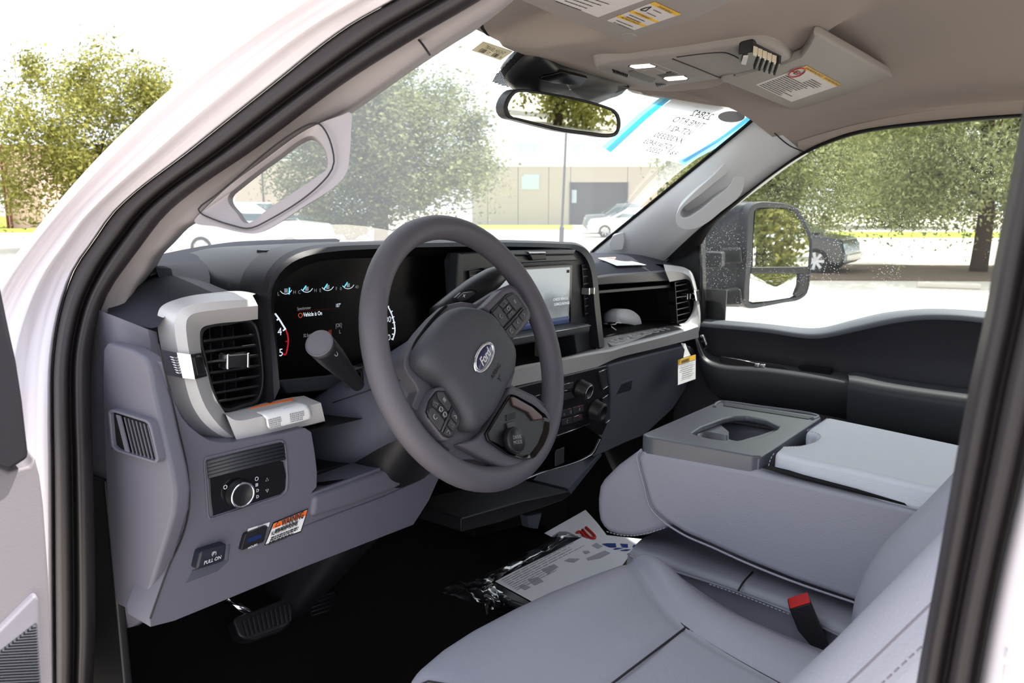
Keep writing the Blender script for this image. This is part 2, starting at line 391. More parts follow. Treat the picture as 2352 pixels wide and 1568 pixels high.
B2 = thing('shed_building', 'pink walled shed with maroon posts behind the olive tree', 'building', gpos(40, 55)); D = 55
wallbox('wall', 14, 96, D, 0, hgt(345, D), 8, 'pink_wall', B2); wallbox('roof_edge', 6, 100, D-0.5, hgt(345, D), hgt(339, D), 9, 'maroon', B2)
for x in (10, 19): wallbox('post', x, x+3.5, D-0.4, 0, hgt(345, D), 0.15, 'maroon', B2)
B3 = thing('block_building', 'low cream building seen through the driver grab handle', 'building', gpos(600, 60)); D = 60
wallbox('wall', 540, 700, D, 0, hgt(372, D), 8, 'tan_wall', B3); wallbox('downpipe', 604, 606.5, D-0.1, 0, hgt(372, D), 0.1, 'dark_door', B3)
# --- lamp post
t = thing('lamp_post', 'thin dark lamp post in front of the tan warehouse', 'lamp post', gpos(1289, 26))
b_ = gpos(1289, 26); e_ = gpos(1303, 26, hgt(180, 26))
tube('shaft', [b_+(e_-b_)*0.10, e_], [0.045, 0.035], 'pole_paint', t, n=10); tube('base_shaft', [b_, b_+(e_-b_)*0.155, b_+(e_-b_)*0.17], [0.09, 0.08, 0.045], 'pole_paint', t, n=10)
box('lamp_head', e_, (0.6, 0.3, 0.12), 'pole_paint', t, GA)
# --- wheel stops
def wstop(px, py, L, ang, label):
    p = at(px, py, pl=(GP, G)); a = math.radians(ang); ax = GX*math.cos(a)+GY*math.sin(a); ay = G.cross(ax)
    o = box('wheel_stop', p+G*0.06, (L, 0.15, 0.12), 'concrete', None, (ax, ay, G), bevel=0.035, seg=3); tag(o, label, 'wheel stop', 'concrete wheel stops')
wstop(2178, 662, 1.15, -22, 'concrete wheel stop on the lot nearest the tree trunk'); wstop(1925, 601, 0.9, -8, 'concrete wheel stop beside the black car')
# --- cars
def car(name, label, px, D, ang, m, L=4.6, h=1.5, kind='sedan', wr=0.33, group='parked vehicles'):
    b = gpos(px, D); a = math.radians(ang); ax = GX*math.cos(a)+GY*math.sin(a); ay = G.cross(ax); w = 0.9
    t = thing(name, label, 'car', b, group)
    P = lambda x, y, z: b+ax*x*L/4.6+ay*y*w+G*z*h/1.5
    if kind == 'sedan': low = [(-2.3, .45), (-2.25, .85), (-1.5, .97), (1.3, .98), (2.1, .82), (2.3, .5), (2.25, .25), (-2.25, .25)]; cab = [(-1.45, .95), (-0.95, 1.38), (-.3, 1.5), (.45, 1.46), (1.35, .96)]
    elif kind == 'suv': low = [(-2.3, .4), (-2.28, .95), (-1.9, 1.0), (1.1, 1.02), (2.15, .92), (2.3, .55), (2.25, .25), (-2.25, .25)]; cab = [(-2.2, .98), (-2.0, 1.42), (-1.4, 1.5), (.2, 1.5), (1.15, 1.0)]
    else: low = [(-2.3, .45), (-2.3, .95), (1.2, .97), (2.15, .92), (2.3, .55), (2.25, .25), (-2.25, .25)]; cab = [(-.75, .95), (-.65, 1.45), (-.2, 1.5), (.5, 1.46), (1.25, .97)]
    prism('body', [P(x, -1, z) for x, z in low], ay*2*w, m, t, bevel=0.08, seg=3)
    n = len(cab); vs_ = [P(x, -(1 if z < 1.1 else .8), z) for x, z in cab]+[P(x, (1 if z < 1.1 else .8), z) for x, z in cab]
    fs = [tuple(range(n)), tuple(range(n, 2*n))]+[(i, (i+1) % n, n+(i+1) % n, n+i) for i in range(n)]
    mk('cabin', vs_, fs, m, t, bevel=0.05)
    for s in (-1, 1):
        f = 1.012
        ws = [V((sum(c[0] for c in cab)/n, 0, 1.2))]
        q = [(cab[0][0]*.55+cab[-1][0]*.45+(x-(cab[0][0]*.55+cab[-1][0]*.45))*.86, 1.02 if z < 1.1 else min(z, 1.5)*.955) for x, z in cab]
        mk('side_window', [P(x, s*((1 if z < 1.1 else .8)-(z-1.0)*0.02+.012), z) for x, z in q], [tuple(range(n))], 'car_glass', t, smooth=False, solid=0.01)
    fx, fz = cab[-1]; gx_, gz = cab[-2]
    mk('windscreen', [P(fx+.02, -.85, fz+.06), P(fx+.02, .85, fz+.06), P(gx_+.06, .72, gz-.05), P(gx_+.06, -.72, gz-.05)], [(0, 1, 2, 3)], 'car_glass', t, smooth=False, solid=0.02)
    for x in (-1.4, 1.4):
        for s in (-1, 1):
            c = b+ax*x*L/4.6+ay*s*(w-.1)+G*wr
            wh = lathe('wheel', c, ay*s, [(wr*.9, -.11), (wr, -.08), (wr, .08), (wr*.9, .11), (wr*.66, .115), (wr*.64, .09)], 'tyre', t, 20)
            k = 7; vs_ = []; fs = []
            for i in range(k):
                a0 = 2*math.pi*i/k; dv = ax*math.cos(a0)+G*math.sin(a0); pv = ay*s; tv = dv.cross(pv)*wr*.085
                j = len(vs_); vs_ += [c+pv*.1+tv, c+pv*.1-tv, c+pv*.11+dv*wr*.64-tv*1.3, c+pv*.11+dv*wr*.64+tv*1.3]; fs.append((j, j+1, j+2, j+3))
            mk('rim', vs_, fs, 'rim', wh, smooth=False, solid=0.02)
    for s in (-1, 1):
        box('head_light', P(2.17, s*.72, .72), (0.14, 0.34, 0.14), 'pale_panel', t, (ax, ay, G), bevel=0.02)
        box('tail_light', P(-2.24, s*.78, .78), (0.12, 0.26, 0.16), 'red_gloss', t, (ax, ay, G), bevel=0.02)
    box('bumper', P(2.24, 0, .42), (0.16, 1.7, 0.2), 'car_grey', t, (ax, ay, G), bevel=0.03); box('bumper', P(-2.24, 0, .42), (0.16, 1.7, 0.2), 'car_grey', t, (ax, ay, G), bevel=0.03)
    return t
car('parked_car', 'black car parked behind the tow mirror with one alloy wheel showing', 1806, 20.4, -35, 'car_dark', 3.4, 1.42, 'suv')
car('parked_car', 'white wagon in front of the warehouse doorway', 1452, 41, 175, 'car_white', 4.6, 1.5, 'suv')
car('parked_pickup', 'grey pickup just behind the white wagon by the doorway', 1440, 46, 178, 'car_grey', 5.0, 1.75, 'pickup', 0.38)
car('parked_car', 'white sport utility car seen through the driver grab handle', 585, 25, -4, 'car_white', 4.6, 1.75, 'suv', 0.37)
car('parked_car', 'dark car behind the trunk of the windshield tree', 742, 38, 4, 'car_dark', 4.4, 1.45, 'sedan')
car('parked_car', 'white car with red tail light at the left edge of the passenger window', 1655, 25.5, 20, 'car_white', 4.4, 1.5, 'sedan')
# ================================================================ the cab shell
cd.dof.use_dof = (cd.lens < 40); cd.dof.focus_distance = 1.2; cd.dof.aperture_fstop = 11
def sp(t, w=0.05): return w*math.log(1+math.exp(max(-60, min(60, t/w))))
def Xs(z): return 0.84-0.5*sp(z-0.03)
def sideL(off): return lambda P: P.x+Xs(P.z)-off            # driver side surface, off > 0 is inboard
def sideR(off): return lambda P: P.x-Xs(P.z)+off
def px2(pts, n, smooth=True): return [(p.x, p.y) for p in resample([V((a, b, 0)) for a, b in pts], n, smooth)]
def lerp2(A, B, t): return [(a[0]*(1-t)+b[0]*t, a[1]*(1-t)+b[1]*t) for a, b in zip(A, B)]
# --- driver side: painted frame and its rubber weatherstrip
O = px2([(1000, -52), (908, 0), (800, 61), (621, 200), (446, 339), (265, 485), (212, 560), (178, 607), (143, 700), (123, 821), (121, 940), (123, 1060), (125, 1330), (127, 1568), (128, 1800)], 60)
I = px2([(1200, -58), (1101, 4), (958, 87), (800, 186), (586, 343), (446, 439), (378, 497), (321, 571), (286, 618), (250, 671), (228, 728), (211, 803), (209, 928), (214, 1060), (220, 1329), (220, 1447), (214, 1568), (205, 1800)], 60)
K = px2([(760, -62), (671, 0), (432, 171), (229, 357), (55, 560), (-10, 650), (-90, 800), (-130, 960), (-150, 1200), (-150, 1568), (-150, 1800)], 60)
wl = thing('wall_left', 'white painted driver side door frame with black rubber weatherstrip', 'door frame', (-0.84, 0.1, -0.6), kind='structure')
loft('weatherstrip', [S(lerp2(O, I, t), pl=sideL(o)) for t, o in ((0, -.018), (.03, -.034), (.18, -.044), (.36, -.038), (.44, -.012), (.5, -.010), (.56, -.026), (.66, -.032), (.84, -.024), (.97, -.012), (1.0, .006))], 'rubber', wl, n=70)
rails = [S(lerp2(K, O, t), pl=sideL(o)) for t, o in ((0, -.060), (.05, -.080), (.16, -.088), (.28, -.076), (.42, -.066), (.5, -.068), (.6, -.066), (.72, -.050), (.85, -.040), (.95, -.040), (.98, -.034), (1.0, -.005))]
rails.insert(0, [p+V((.10, .12, .0)) for p in rails[0]])
loft('painted_frame', rails, 'paint', wl, n=70)
Bl = px2([(2450, -300), (2400, 60), (2334, 440), (2305, 583), (2280, 726), (2245, 886), (2223, 1000), (2170, 1294), (2120, 1568), (2085, 1800)], 24)
Br = px2([(2640, -300), (2560, 60), (2480, 480), (2452, 640), (2420, 780), (2375, 990), (2352, 1094), (2302, 1308), (2252, 1568), (2215, 1800)], 24)
loft('weatherstrip', [S(lerp2(Bl, Br, t), X=x) for t, x in ((-.12, -.80), (-.02, -.845), (0, -.86), (.14, -.872), (.3, -.868), (.36, -.858), (.42, -.860), (.5, -.882), (.68, -.890), (.8, -.884), (.86, -.872), (.9, -.872), (.95, -.880), (1.0, -.868))], 'rubber', wl, n=40)
loft('painted_pillar', [S(lerp2(Bl, Br, t), X=x) for t, x in ((1.0, -.862), (1.03, -.880), (1.3, -.895), (1.9, -.90), (3.0, -.90))], 'paint', wl, n=40)
bx, by, _ = basis(at(2352, 1500, X=-.897)-at(2302, 1487, X=-.897), at(2310, 1450, X=-.897)-at(2302, 1487, X=-.897))
for s, (x, y) in (('MFD. BY', (2303, 1499)), ('DATE: 0', (2300, 1538)), ('GVWR:', (2298, 1560))):
    text('lettering', s, at(x, y, X=-.8965), (0.05, -1, 0), (0, 0.05, 1), 0.0072, 'grey_print', wl, lift=-0.0006)
# sill below the door opening and rest of the side
prism('sill', [(-.98, -.72, -.62), (-.98, .36, -.62), (-.80, .36, -.60), (-.80, -.72, -.60)], (0, 0, -.12), 'paint', wl, bevel=.02)
# --- driver side windshield pillar trim with grab handle
E0 = px2([(1215, -30), (1135, 30), (1105, 48), (987, 125), (866, 211), (812, 248), (715, 300), (610, 375), (515, 450), (453, 507), (428, 518), (386, 560), (357, 590), (343, 618), (318, 654), (300, 690)], 60)
I2 = px2([(1200, -58), (1101, 4), (958, 87), (800, 186), (690, 268), (586, 343), (500, 402), (446, 439), (410, 468), (378, 497), (345, 535), (321, 571), (286, 618), (250, 671), (228, 728)], 60)
t1 = thing('trim_1', 'pale taupe windshield pillar cover on the driver side with grab handle', 'pillar trim', (-0.72, 0.1, 0.1), kind='structure')
loft('pillar_cover', [S(lerp2(I2, E0, t), pl=sideL(o)) for t, o in ((-.08, -.002), (.05, .004), (.4, .012), (.8, .02), (.97, .035), (1.0, .05))]
     + [[p+V((.05, .07, 0)) for p in S(E0, pl=sideL(.06))]], 'pillar_trim', t1, n=60)
ho = [(446, 506), (500, 521), (555, 534), (590, 536), (620, 524), (700, 473), (772, 426), (795, 400), (804, 350), (807, 300), (806, 256), (790, 262), (745, 278), (700, 300), (600, 372), (520, 432), (470, 480)]
hi = [(524, 452), (545, 490), (566, 513), (580, 508), (610, 484), (680, 437), (740, 397), (751, 388), (753, 371), (748, 345), (732, 322), (716, 312), (700, 316), (640, 358), (580, 402), (540, 434), (530, 442)]
oo = S(ho, pl=sideL(.0)); ii = S(hi, pl=sideL(.008))
ii2 = [p+V((.045, .02, 0)) for p in ii]
gh = ring('grab_handle', oo, ii, (.035, .045, .0), 'pillar_trim', t1, n=72, dinner=(.03, .035, 0), smooth_rail=True, bevel=.006, seg=3, angle=25)
sm = [(1275, 1345), (1380, 1260), (1960, 810), (2040, 792), (2085, 830), (2140, 970), (2145, 1060), (2110, 1130), (1680, 1440), (1600, 1468), (1500, 1450), (1350, 1400), (1285, 1365)]
tube('seam', S([(a/2.8, b/2.8) for a, b in sm], pl=sideL(-.0005)), 0.0009, 'seam', gh, n=6, closed=True, res=60)
tube('seam', S([(958, 87), (972, 104), (987, 126)], pl=sideL(.006)), 0.0012, 'seam', t1, n=6, res=10)
# --- headliner
def yh(x): return .11-.49*x*x
def zc(y): return .497+.06*min(1, max(0, (.11-y)/.3))
def ze(y): return .457-.055*min(1.2, max(0, (y+.5)/.37))**2
def roof(x, y): 
    k = min(1, abs(x)/.66); z = zc(y)-(zc(y)-ze(y))*k**5
    zb = .482-.22*min(0, y+.085)+.14*max(0, y); d = math.sqrt((x/.26)**2+(min(0, y+.02)/.40)**2); m = min(1, max(0, (1.0-d)/.13)); m = m*m*(3-2*m)
    return z*(1-m)+min(z, zb)*m
vs_ = []; fs = []; NX, NS = 121, 100
for j in range(NS):
    s = (j/(NS-1))**1.6
    for i in range(NX):
        x = -.63+1.295*i/(NX-1); y = yh(x)*(1-s)-1.5*s
        z = roof(x, y)
        if s == 0: z = .494-.03*x*x+.010*min(1, max(0, -x/.15))
        elif j < 4: z = max(z, .494-.03*x*x+.010*min(1, max(0, -x/.15))) if abs(x) < .5 else z
        vs_.append(V((x, y, z)))
for j in range(NS-1):
    for i in range(NX-1): fs.append((j*NX+i, j*NX+i+1, (j+1)*NX+i+1, (j+1)*NX+i))
hd = mk('ceiling', vs_, fs, 'headliner', None, solid=0.03, offs=1)
tag(hd, 'taupe cloth headliner over the cab', 'headliner', kind='structure')
# the side fall of the headliner above the passenger door, and roof skin
rr = px2([(1838, 355), (1845, 350), (1900, 324), (1960, 303), (2040, 288), (2150, 276), (2352, 261), (2700, 250)], 30)
# --- passenger windshield pillar trim
t2 = thing('trim_2', 'sky-lit windshield pillar cover on the passenger side with grab handle', 'pillar trim', (0.74, 0.1, 0.1), kind='structure')
WE = [V((.58, -.05, .479)).lerp(V((.725, .475, .145)), k/14) for k in range(15)]
WE[0] += V((-.004, 0, .0)); 
DEp = px2([(1845, 349), (1790, 386), (1740, 424), (1690, 462), (1640, 500), (1600, 532), (1560, 566), (1535, 592), (1515, 612)], 15)
DE = S(DEp, pl=sideR(0.0))
mids = []
for k, off in ((.08, .012), (.25, .022), (.55, .024), (.82, .012)):
    mids.append([a.lerp(b, k)+V((-off, -off*.4, -off*.3))*min(1, .1+q/5) for q, (a, b) in enumerate(zip(WE, DE))])
loft('pillar_cover', [[p+V((.03, .012, .0)) for p in WE], WE]+mids+[DE, [p+V((.04, .0, 0)) for p in DE]], 'pillar_trim_lit', t2, n=40)
tube('glass_edge', [p+V((-.006, -.006, -.002)) for p in WE], .0042, 'black_matte', t2, n=8, res=30)
pm = (at(1640, 440, X=.655), at(1560, 500, X=.675), at(1700, 400, X=.645)); hp = (pm[0], (pm[1]-pm[0]).cross(pm[2]-pm[0]) if (pm[1]-pm[0]).cross(pm[2]-pm[0]).length > 1e-5 else V((1, .3, .4)))
hp = (at(1640, 430, X=.625), V((-.8, -.5, -.33)))
oo = S([(1552, 508), (1560, 522), (1580, 528), (1610, 520), (1660, 483), (1700, 448), (1709, 425), (1713, 380), (1711, 340), (1704, 332), (1690, 345), (1640, 400), (1590, 445), (1558, 482)], pl=hp)
ii = S([(1563, 490), (1567, 499), (1577, 500), (1600, 488), (1640, 456), (1674, 428), (1684, 410), (1690, 392), (1688, 387), (1676, 394), (1650, 414), (1610, 446), (1580, 468), (1567, 480)], pl=hp)
ring('grab_handle', oo, ii, (.075, .03, .02), 'pillar_trim_lit', t2, n=64, smooth_rail=True, bevel=.006, seg=3, angle=25, dinner=(.06, .025, .02))
cc = S([(1398, 560), (1408, 540), (1432, 533), (1434, 555), (1430, 574), (1404, 576)], pl=(WE[12].lerp(DE[12], .3)+V((-.03, -.012, 0)), V((-.8, -.5, -.3))))
prism('access_cap', rounded(cc, .006), (.01, .004, .003), 'pillar_trim_lit', t2, bevel=.002)
tube('seam', S([(1747, 264), (1757, 279), (1781, 307), (1813, 334), (1845, 348)], pl=lambda P: P.x-Xs(P.z)+.028), .0016, 'seam', t2, n=6, res=16)
# --- passenger door
d1 = thing('door_1', 'dark passenger door with charcoal armrest below the window', 'door', (0.8, -0.2, -0.6), kind='structure')
belt = [(1560, 726), (1614, 731), (1766, 743.6), (1830, 751), (1860, 753), (1891, 751), (1963, 733), (2034, 717), (2123, 708.6), (2200, 710), (2280, 716), (2420, 726)]
ledg = [(1560, 738), (1616, 744), (1766, 758), (1830, 768), (1858, 771), (1895, 769), (1975, 752), (2060, 734), (2123, 727), (2200, 728), (2277, 736), (2420, 748)]
mid_ = [(1560, 790), (1616, 800), (1766, 815), (1830, 822), (1860, 826), (1891, 828), (1963, 832), (2034, 836), (2123, 842), (2200, 850), (2280, 860), (2420, 880)]
r0, r1 = S(belt, X=.835), S(ledg, X=.79)
r2 = S(mid_, X=.812); r3 = [V((.80, p.y, -.25)) for p in r2]; r4 = [V((.79, p.y, -.62)) for p in r2]
loft('belt_ledge', [[p+V((.01, 0, -.02)) for p in r0], r0, [a.lerp(b, .35)+V((-.002, 0, .003)) for a, b in zip(r0, r1)], [a.lerp(b, .8)+V((-.003, 0, .003)) for a, b in zip(r0, r1)], r1, [p+V((.004, 0, -.008)) for p in r1]], 'belt_ledge_lit', d1, n=60)
loft('door_panel', [[p+V((.004, 0, -.007)) for p in r1], [p+V((.008, 0, -.016)) for p in r1], r2, r3, r4], 'door_dark', d1, n=60)
# pull strip with switches
a0 = S([(1598, 770), (1606, 800), (1618, 826), (1640, 838), (1760, 850), (1860, 864), (1945, 878), (1950, 879)], X=.735)
a1 = S([(1600, 760), (1610, 788), (1630, 812), (1660, 822), (1760, 834), (1860, 846), (1945, 858), (1950, 859)], X=.80)
a2 = S([(1600, 800), (1610, 850), (1625, 890), (1645, 904), (1760, 918), (1860, 934), (1945, 950), (1950, 951)], X=.745)
loft('pull_strip', [a1, [p+V((-.0, 0, .002)) for p in a0], [p+V((-.006, 0, -.006)) for p in a0], a2, [p+V((.06, 0, -.03)) for p in a2]], 'charcoal', d1, n=40)
sw = S([(1655, 820), (1740, 832), (1800, 842), (1822, 856), (1760, 850), (1668, 838)], Z=-.118)
swp = prism('switch_panel', rounded([at(*p, X=.76) for p in ((1652, 818), (1745, 830), (1800, 838), (1818, 852), (1800, 858), (1700, 846), (1655, 838))], .01), (.03, 0, -.01), 'black_plastic', d1, bevel=.003)
for x, y in ((1741, 838), (1754, 840)): box('window_switch', at(x, y, X=.757), (.02, .014, .012), 'satin_chrome', swp, bevel=.003)
tube('chrome_edge', [at(*p, X=.757) for p in ((1657, 819), (1700, 826), (1735, 834))], .0015, 'satin_chrome', swp, n=6)
prism('pull_cup', rounded([at(*p, X=.768) for p in ((1830, 840), (1908, 848), (1906, 866), (1845, 860))], .006), (.03, 0, 0), 'black_matte', d1, bevel=.003)
lk = prism('lock_switch', rounded([at(*p, X=.742) for p in ((1606, 770), (1614, 768), (1623, 790), (1622, 800), (1615, 802))], .004), (.01, 0, 0), 'satin_chrome', d1, bevel=.002)
for p in ((1612, 778), (1616, 788), (1618, 795)): box('button', at(*p, X=.741), (.006, .01, .009), 'black_gloss', lk, bevel=.002)
b0 = S([(1945, 858), (1952, 855), (2040, 868), (2140, 882), (2245, 896), (2420, 922)], X=.79)
b1 = S([(1950, 872), (1957, 874), (2040, 890), (2140, 905), (2242, 919), (2420, 946)], X=.70)
b2 = [p+V((-.004, 0, -.02)) for p in b1]; b3 = [V((p.x+.02, p.y, -.25)) for p in b1]; b4 = [V((.8, p.y, -.27)) for p in b1]
ar = loft('armrest', [b0, [a.lerp(b, .5)+V((0, 0, .004)) for a, b in zip(b0, b1)], b1, b2, b3, b4], 'charcoal', d1, n=30, across=16)
mk('armrest_end', [b[0] for b in (b0, b1, b2, b3, b4)], [(0, 1, 2, 3, 4)], 'charcoal', d1)
# window frame rubber and black sail
go = px2([(1525, 600), (1600, 530), (1640, 498), (1690, 461), (1740, 423), (1790, 385), (1845, 348), (1900, 322), (1960, 302), (2040, 288), (2150, 276), (2352, 261), (2700, 250)], 40)
gi = px2([(1612, 560), (1640, 515), (1660, 497), (1704, 460), (1752, 420), (1800, 385), (1852, 352), (1905, 330), (1963, 311), (2042, 297), (2152, 286), (2352, 270), (2700, 258)], 40)
loft('window_rubber', [S(go, pl=sideR(.004)), S(lerp2(go, gi, .3), pl=sideR(.014)), S(lerp2(go, gi, .8), pl=sideR(.002)), S(gi, pl=sideR(-.012))], 'black_matte', d1, n=60)
prism('mirror_sail', [at(*p, X=.80) for p in ((1500, 640), (1530, 596), (1605, 528), (1612, 540), (1614, 735), (1560, 735))], (.03, 0, 0), 'black_plastic', d1, bevel=.004)
tube('window_channel', S([(1609, 530), (1610, 640), (1612, 736)], X=.797), .006, 'black_plastic', d1, n=8)
# roof rail trim between headliner edge and window rubber
rin = S(rr, pl=sideR(.0)); 
rt = [V((.655, p.y, roof(.655, p.y)+.004)) for p in rin]
loft('roof_rail', [[p+V((-.02, 0, .008)) for p in rt], [a.lerp(b, .5)+V((-.010, 0, -.004)) for a, b in zip(rt, rin)], rin, [p+V((.02, 0, .0)) for p in rin]], 'headliner', hd, n=40, across=9)
# --- glass
glassmat('windshield_glass', (.945, .965, .95), haze=0.085, refl=0.03)  # washed-out glare mixed into the glass as haze
glassmat('door_glass', (.9, .935, .9), haze=0.012, refl=0.04, specks=210)
gr = [[V((x*.6, .112-.49*(x*.6)**2, .497-.04*(x*.6)**2)).lerp(V((x*.745, .73-.5*(x*.745)**2, .135)), k/12)+V((0, .03, .02))*math.sin(math.pi*k/12) for x in [(-1+2*i/24) for i in range(25)]] for k in range(13)]
w1 = loft('window_1', gr, 'windshield_glass', None, n=25); tag(w1, 'raked windshield with a faint glare haze', 'windshield', kind='structure')
gl = S(gi, pl=sideR(-.010)); gb = S(px2(belt, 40), X=.842)
w2 = loft('window_2', [gl, [V((Xs(a.z)*.5+b.x*.5+.006, a.y*.5+b.y*.5, a.z*.5+b.z*.5)) for a, b in zip(gl, gb)], gb], 'door_glass', None, n=40, across=12); tag(w2, 'passenger door window spotted with water drops', 'window', kind='structure')
# --- open driver door at the left edge
dp = (V((-.985, .02, 0)), V((.10, -.995, 0)))
d2 = thing('door_2', 'open driver door with pale grey panel and silver speaker grille', 'door', (-1.1, -.1, -.6), kind='structure')
prism('inner_panel', [at(*p, pl=dp) for p in ((67, 1070), (80, 1050), (92, 1095), (100, 1160), (112, 1330), (122, 1600), (-700, 1600), (-700, 1080), (-60, 1095), (0, 1070), (20, 1083))], (0.012, .05, 0), 'door_skin' if 'door_skin' in MATS else mat('door_skin', (128, 123, 130), 0.6, grain=500, bump=0.12), d2, bevel=.006)
prism('upper_panel', [at(*p, pl=(dp[0]+V((0, -.012, 0)), dp[1])) for p in ((0, 652), (18, 740), (38, 830), (52, 920), (62, 1010), (67, 1052), (20, 1083), (0, 1076), (-300, 1080), (-300, 640))], (0.012, .06, 0), mat('door_black', (44, 42, 48), .4, spec=.4), d2, bevel=.004)
fr = [(92, 1368), (97, 1600), (-400, 1600), (-400, 1700), (-20, 1480), (0, 1462)]
prism('grille_frame', [at(*p, pl=(dp[0]+V((0, -.008, 0)), dp[1])) for p in ((80, 1366), (90, 1374), (95, 1600), (-200, 1600), (0, 1446))], (0.004, .02, 0), mat('door_frame_grey', (132, 129, 140), .5), d2, bevel=.004)
gp = (dp[0]+V((0, -.0095, 0)), dp[1])
gq = prism('speaker_grille', [at(*p, pl=gp) for p in ((84, 1430), (94, 1600), (-200, 1660), (-60, 1545), (0, 1496))], (0.002, .01, 0), 'charcoal', d2, bevel=.001)
vs_ = []; fs = []
for r in range(26):
    y = 1436+r*6.6; xl = max(-10, 84-(y-1428)*1.32); xr = 86+(y-1430)*.06
    a, b = at(xl, y+3+(xr-xl)*.02, pl=gp), at(xr, y, pl=gp); k = len(vs_); dz = V((0, -.002, .0009))
    vs_ += [a+dz, b+dz, b+V((0, -.0008, -.0010)), a+V((0, -.0008, -.0010)), a+V((0, .002, .0009)), b+V((0, .002, .0009))]; fs += [(k, k+1, k+2, k+3), (k+4, k+5, k+1, k)]
mk('grille_rib', vs_, fs, 'satin_chrome', gq, smooth=False)['kind'] = 'stuff'
# --- floor, firewall, rear
vs_ = []; fs = []; nx = 25
for j, y in enumerate((-1.6, -.2, .1, .3, .42, .5, .56, .60)):
    for i in range(nx):
        x = -.82+1.64*i/(nx-1); hump = .105*math.exp(-(x/.2)**2)
        z = (-.62+hump) if y < .35 else (-.62+hump+((y-.35)/.25)**1.3*.42)
        vs_.append(V((x, y, z)))
for j in range(7):
    for i in range(nx-1): fs.append((j*nx+i, j*nx+i+1, (j+1)*nx+i+1, (j+1)*nx+i))
tag(mk('floor', vs_, fs, 'carpet', None), 'black carpet on the cab floor', 'carpet', kind='structure')
tag(prism('wall_front', [(-.86, .62, -.72), (.86, .62, -.72), (.86, .62, .09), (-.86, .62, .09)], (0, .04, 0), 'black_matte', None, smooth=False), 'black firewall behind the dashboard', 'firewall', kind='structure')
tag(prism('wall_right', [(.86, -1.6, -.72), (.86, .64, -.72), (.86, .64, -.1), (.86, -1.6, -.06)], (.06, 0, 0), 'paint', None, smooth=False), 'outer skin of the passenger side', 'body side', kind='structure')
prism('kick_panel', [(.845, .10, -.64), (.845, .62, -.64), (.845, .62, .05), (.845, .10, .05)], (-.01, 0, 0), 'black_plastic', d1, bevel=.003)
tag(prism('wall_back', [(-.86, -1.62, -.72), (.86, -1.62, -.72), (.86, -1.62, -.0), (-.86, -1.62, -.0)], (0, -.05, 0), 'grey_plastic', None, smooth=False), 'lower rear wall of the cab', 'rear wall', kind='structure')
prism('kick_panel', [(-.815, .18, -.64), (-.815, .6, -.64), (-.815, .6, -.1), (-.815, .22, -.1)], (.012, 0, 0), 'black_plastic', wl, bevel=.003)
# ================================================================ dashboard
DB = thing('dashboard', 'grey and black truck dashboard with silver trim across the cab', 'dashboard', (0, .3, -.4))
def c4(pts): return [(330+a/4.238, 650+b/4.238) for a, b in pts]           # crop helpers: positions measured on enlargements
def c5(pts): return [(780+a/2.8, 480+b/2.8) for a, b in pts]
def c7(pts): return [(1340+a/4.613, 560+b/4.613) for a, b in pts]
def c8(pts): return [(1150+a/5.227, 820+b/5.227) for a, b in pts]
def cl(pts): return [(a/2.8, 1008+b/2.8) for a, b in pts]
def cu_(pts): return [(a/2.8, 500+b/2.8) for a, b in pts]
def cs(pts): return [(1040+a/5.6, 560+b/5.6) for a, b in pts]
# --- end cap facing the driver door
L_ = S([(228, 712), (208, 803), (194, 928), (194, 1060), (198, 1250), (204, 1380), (206, 1458)], X=-.812)
R_ = S([(362, 763), (372, 830), (396, 950), (429, 1090), (432, 1165), (416, 1230), (386, 1296), (343, 1417), (318, 1436)], X=-.768)
M_ = S([(340, 756), (352, 830), (378, 950), (412, 1090), (416, 1165), (400, 1230), (370, 1296), (325, 1420), (300, 1440)], X=-.80)
ec = loft('end_cap', [[p+V((.02, .05, 0)) for p in L_], L_, M_, R_, [p+V((.03, .01, 0)) for p in R_]], 'grey_plastic', DB, n=40)
prism('raised_panel', S([(235, 800), (244, 786), (300, 802), (330, 820), (342, 840), (352, 900), (374, 1000), (393, 1080), (401, 1130), (398, 1180), (380, 1240), (332, 1392), (318, 1402), (290, 1400), (268, 1390), (262, 1370), (246, 1200), (236, 1000), (233, 880)], X=-.820), (.02, 0, 0), 'grey_plastic', ec, bevel=.005, seg=3)
gf = S([(247, 946), (254, 939), (338, 965), (346, 974), (364, 1056), (358, 1065), (264, 1036), (254, 1026)], X=-.828)
gi_ = S([(252, 950), (258, 946), (334, 970), (341, 977), (358, 1052), (354, 1058), (270, 1033), (258, 1022)], X=-.828)
gv = ring('defrost_grille', gf, gi_, (.012, 0, 0), 'grey_plastic', ec, n=40, bevel=.0012)
prism('grille_back', S([(250, 945), (342, 972), (360, 1060), (256, 1030)], X=-.8235), (.004, 0, 0), 'black_matte', gv, smooth=False)
for k in range(9):
    u = k/8; a = (266+u*72, 952+u*24); b = (287+u*71, 1036+u*21)
    p, q = at(*a, X=-.8275), at(*b, X=-.8275); w_ = V((0, .0012 if k else .008, 0))
    prism('slat', [p, q, q-w_, p-w_], (.0012, 0, 0), 'grey_plastic', gv, smooth=False)
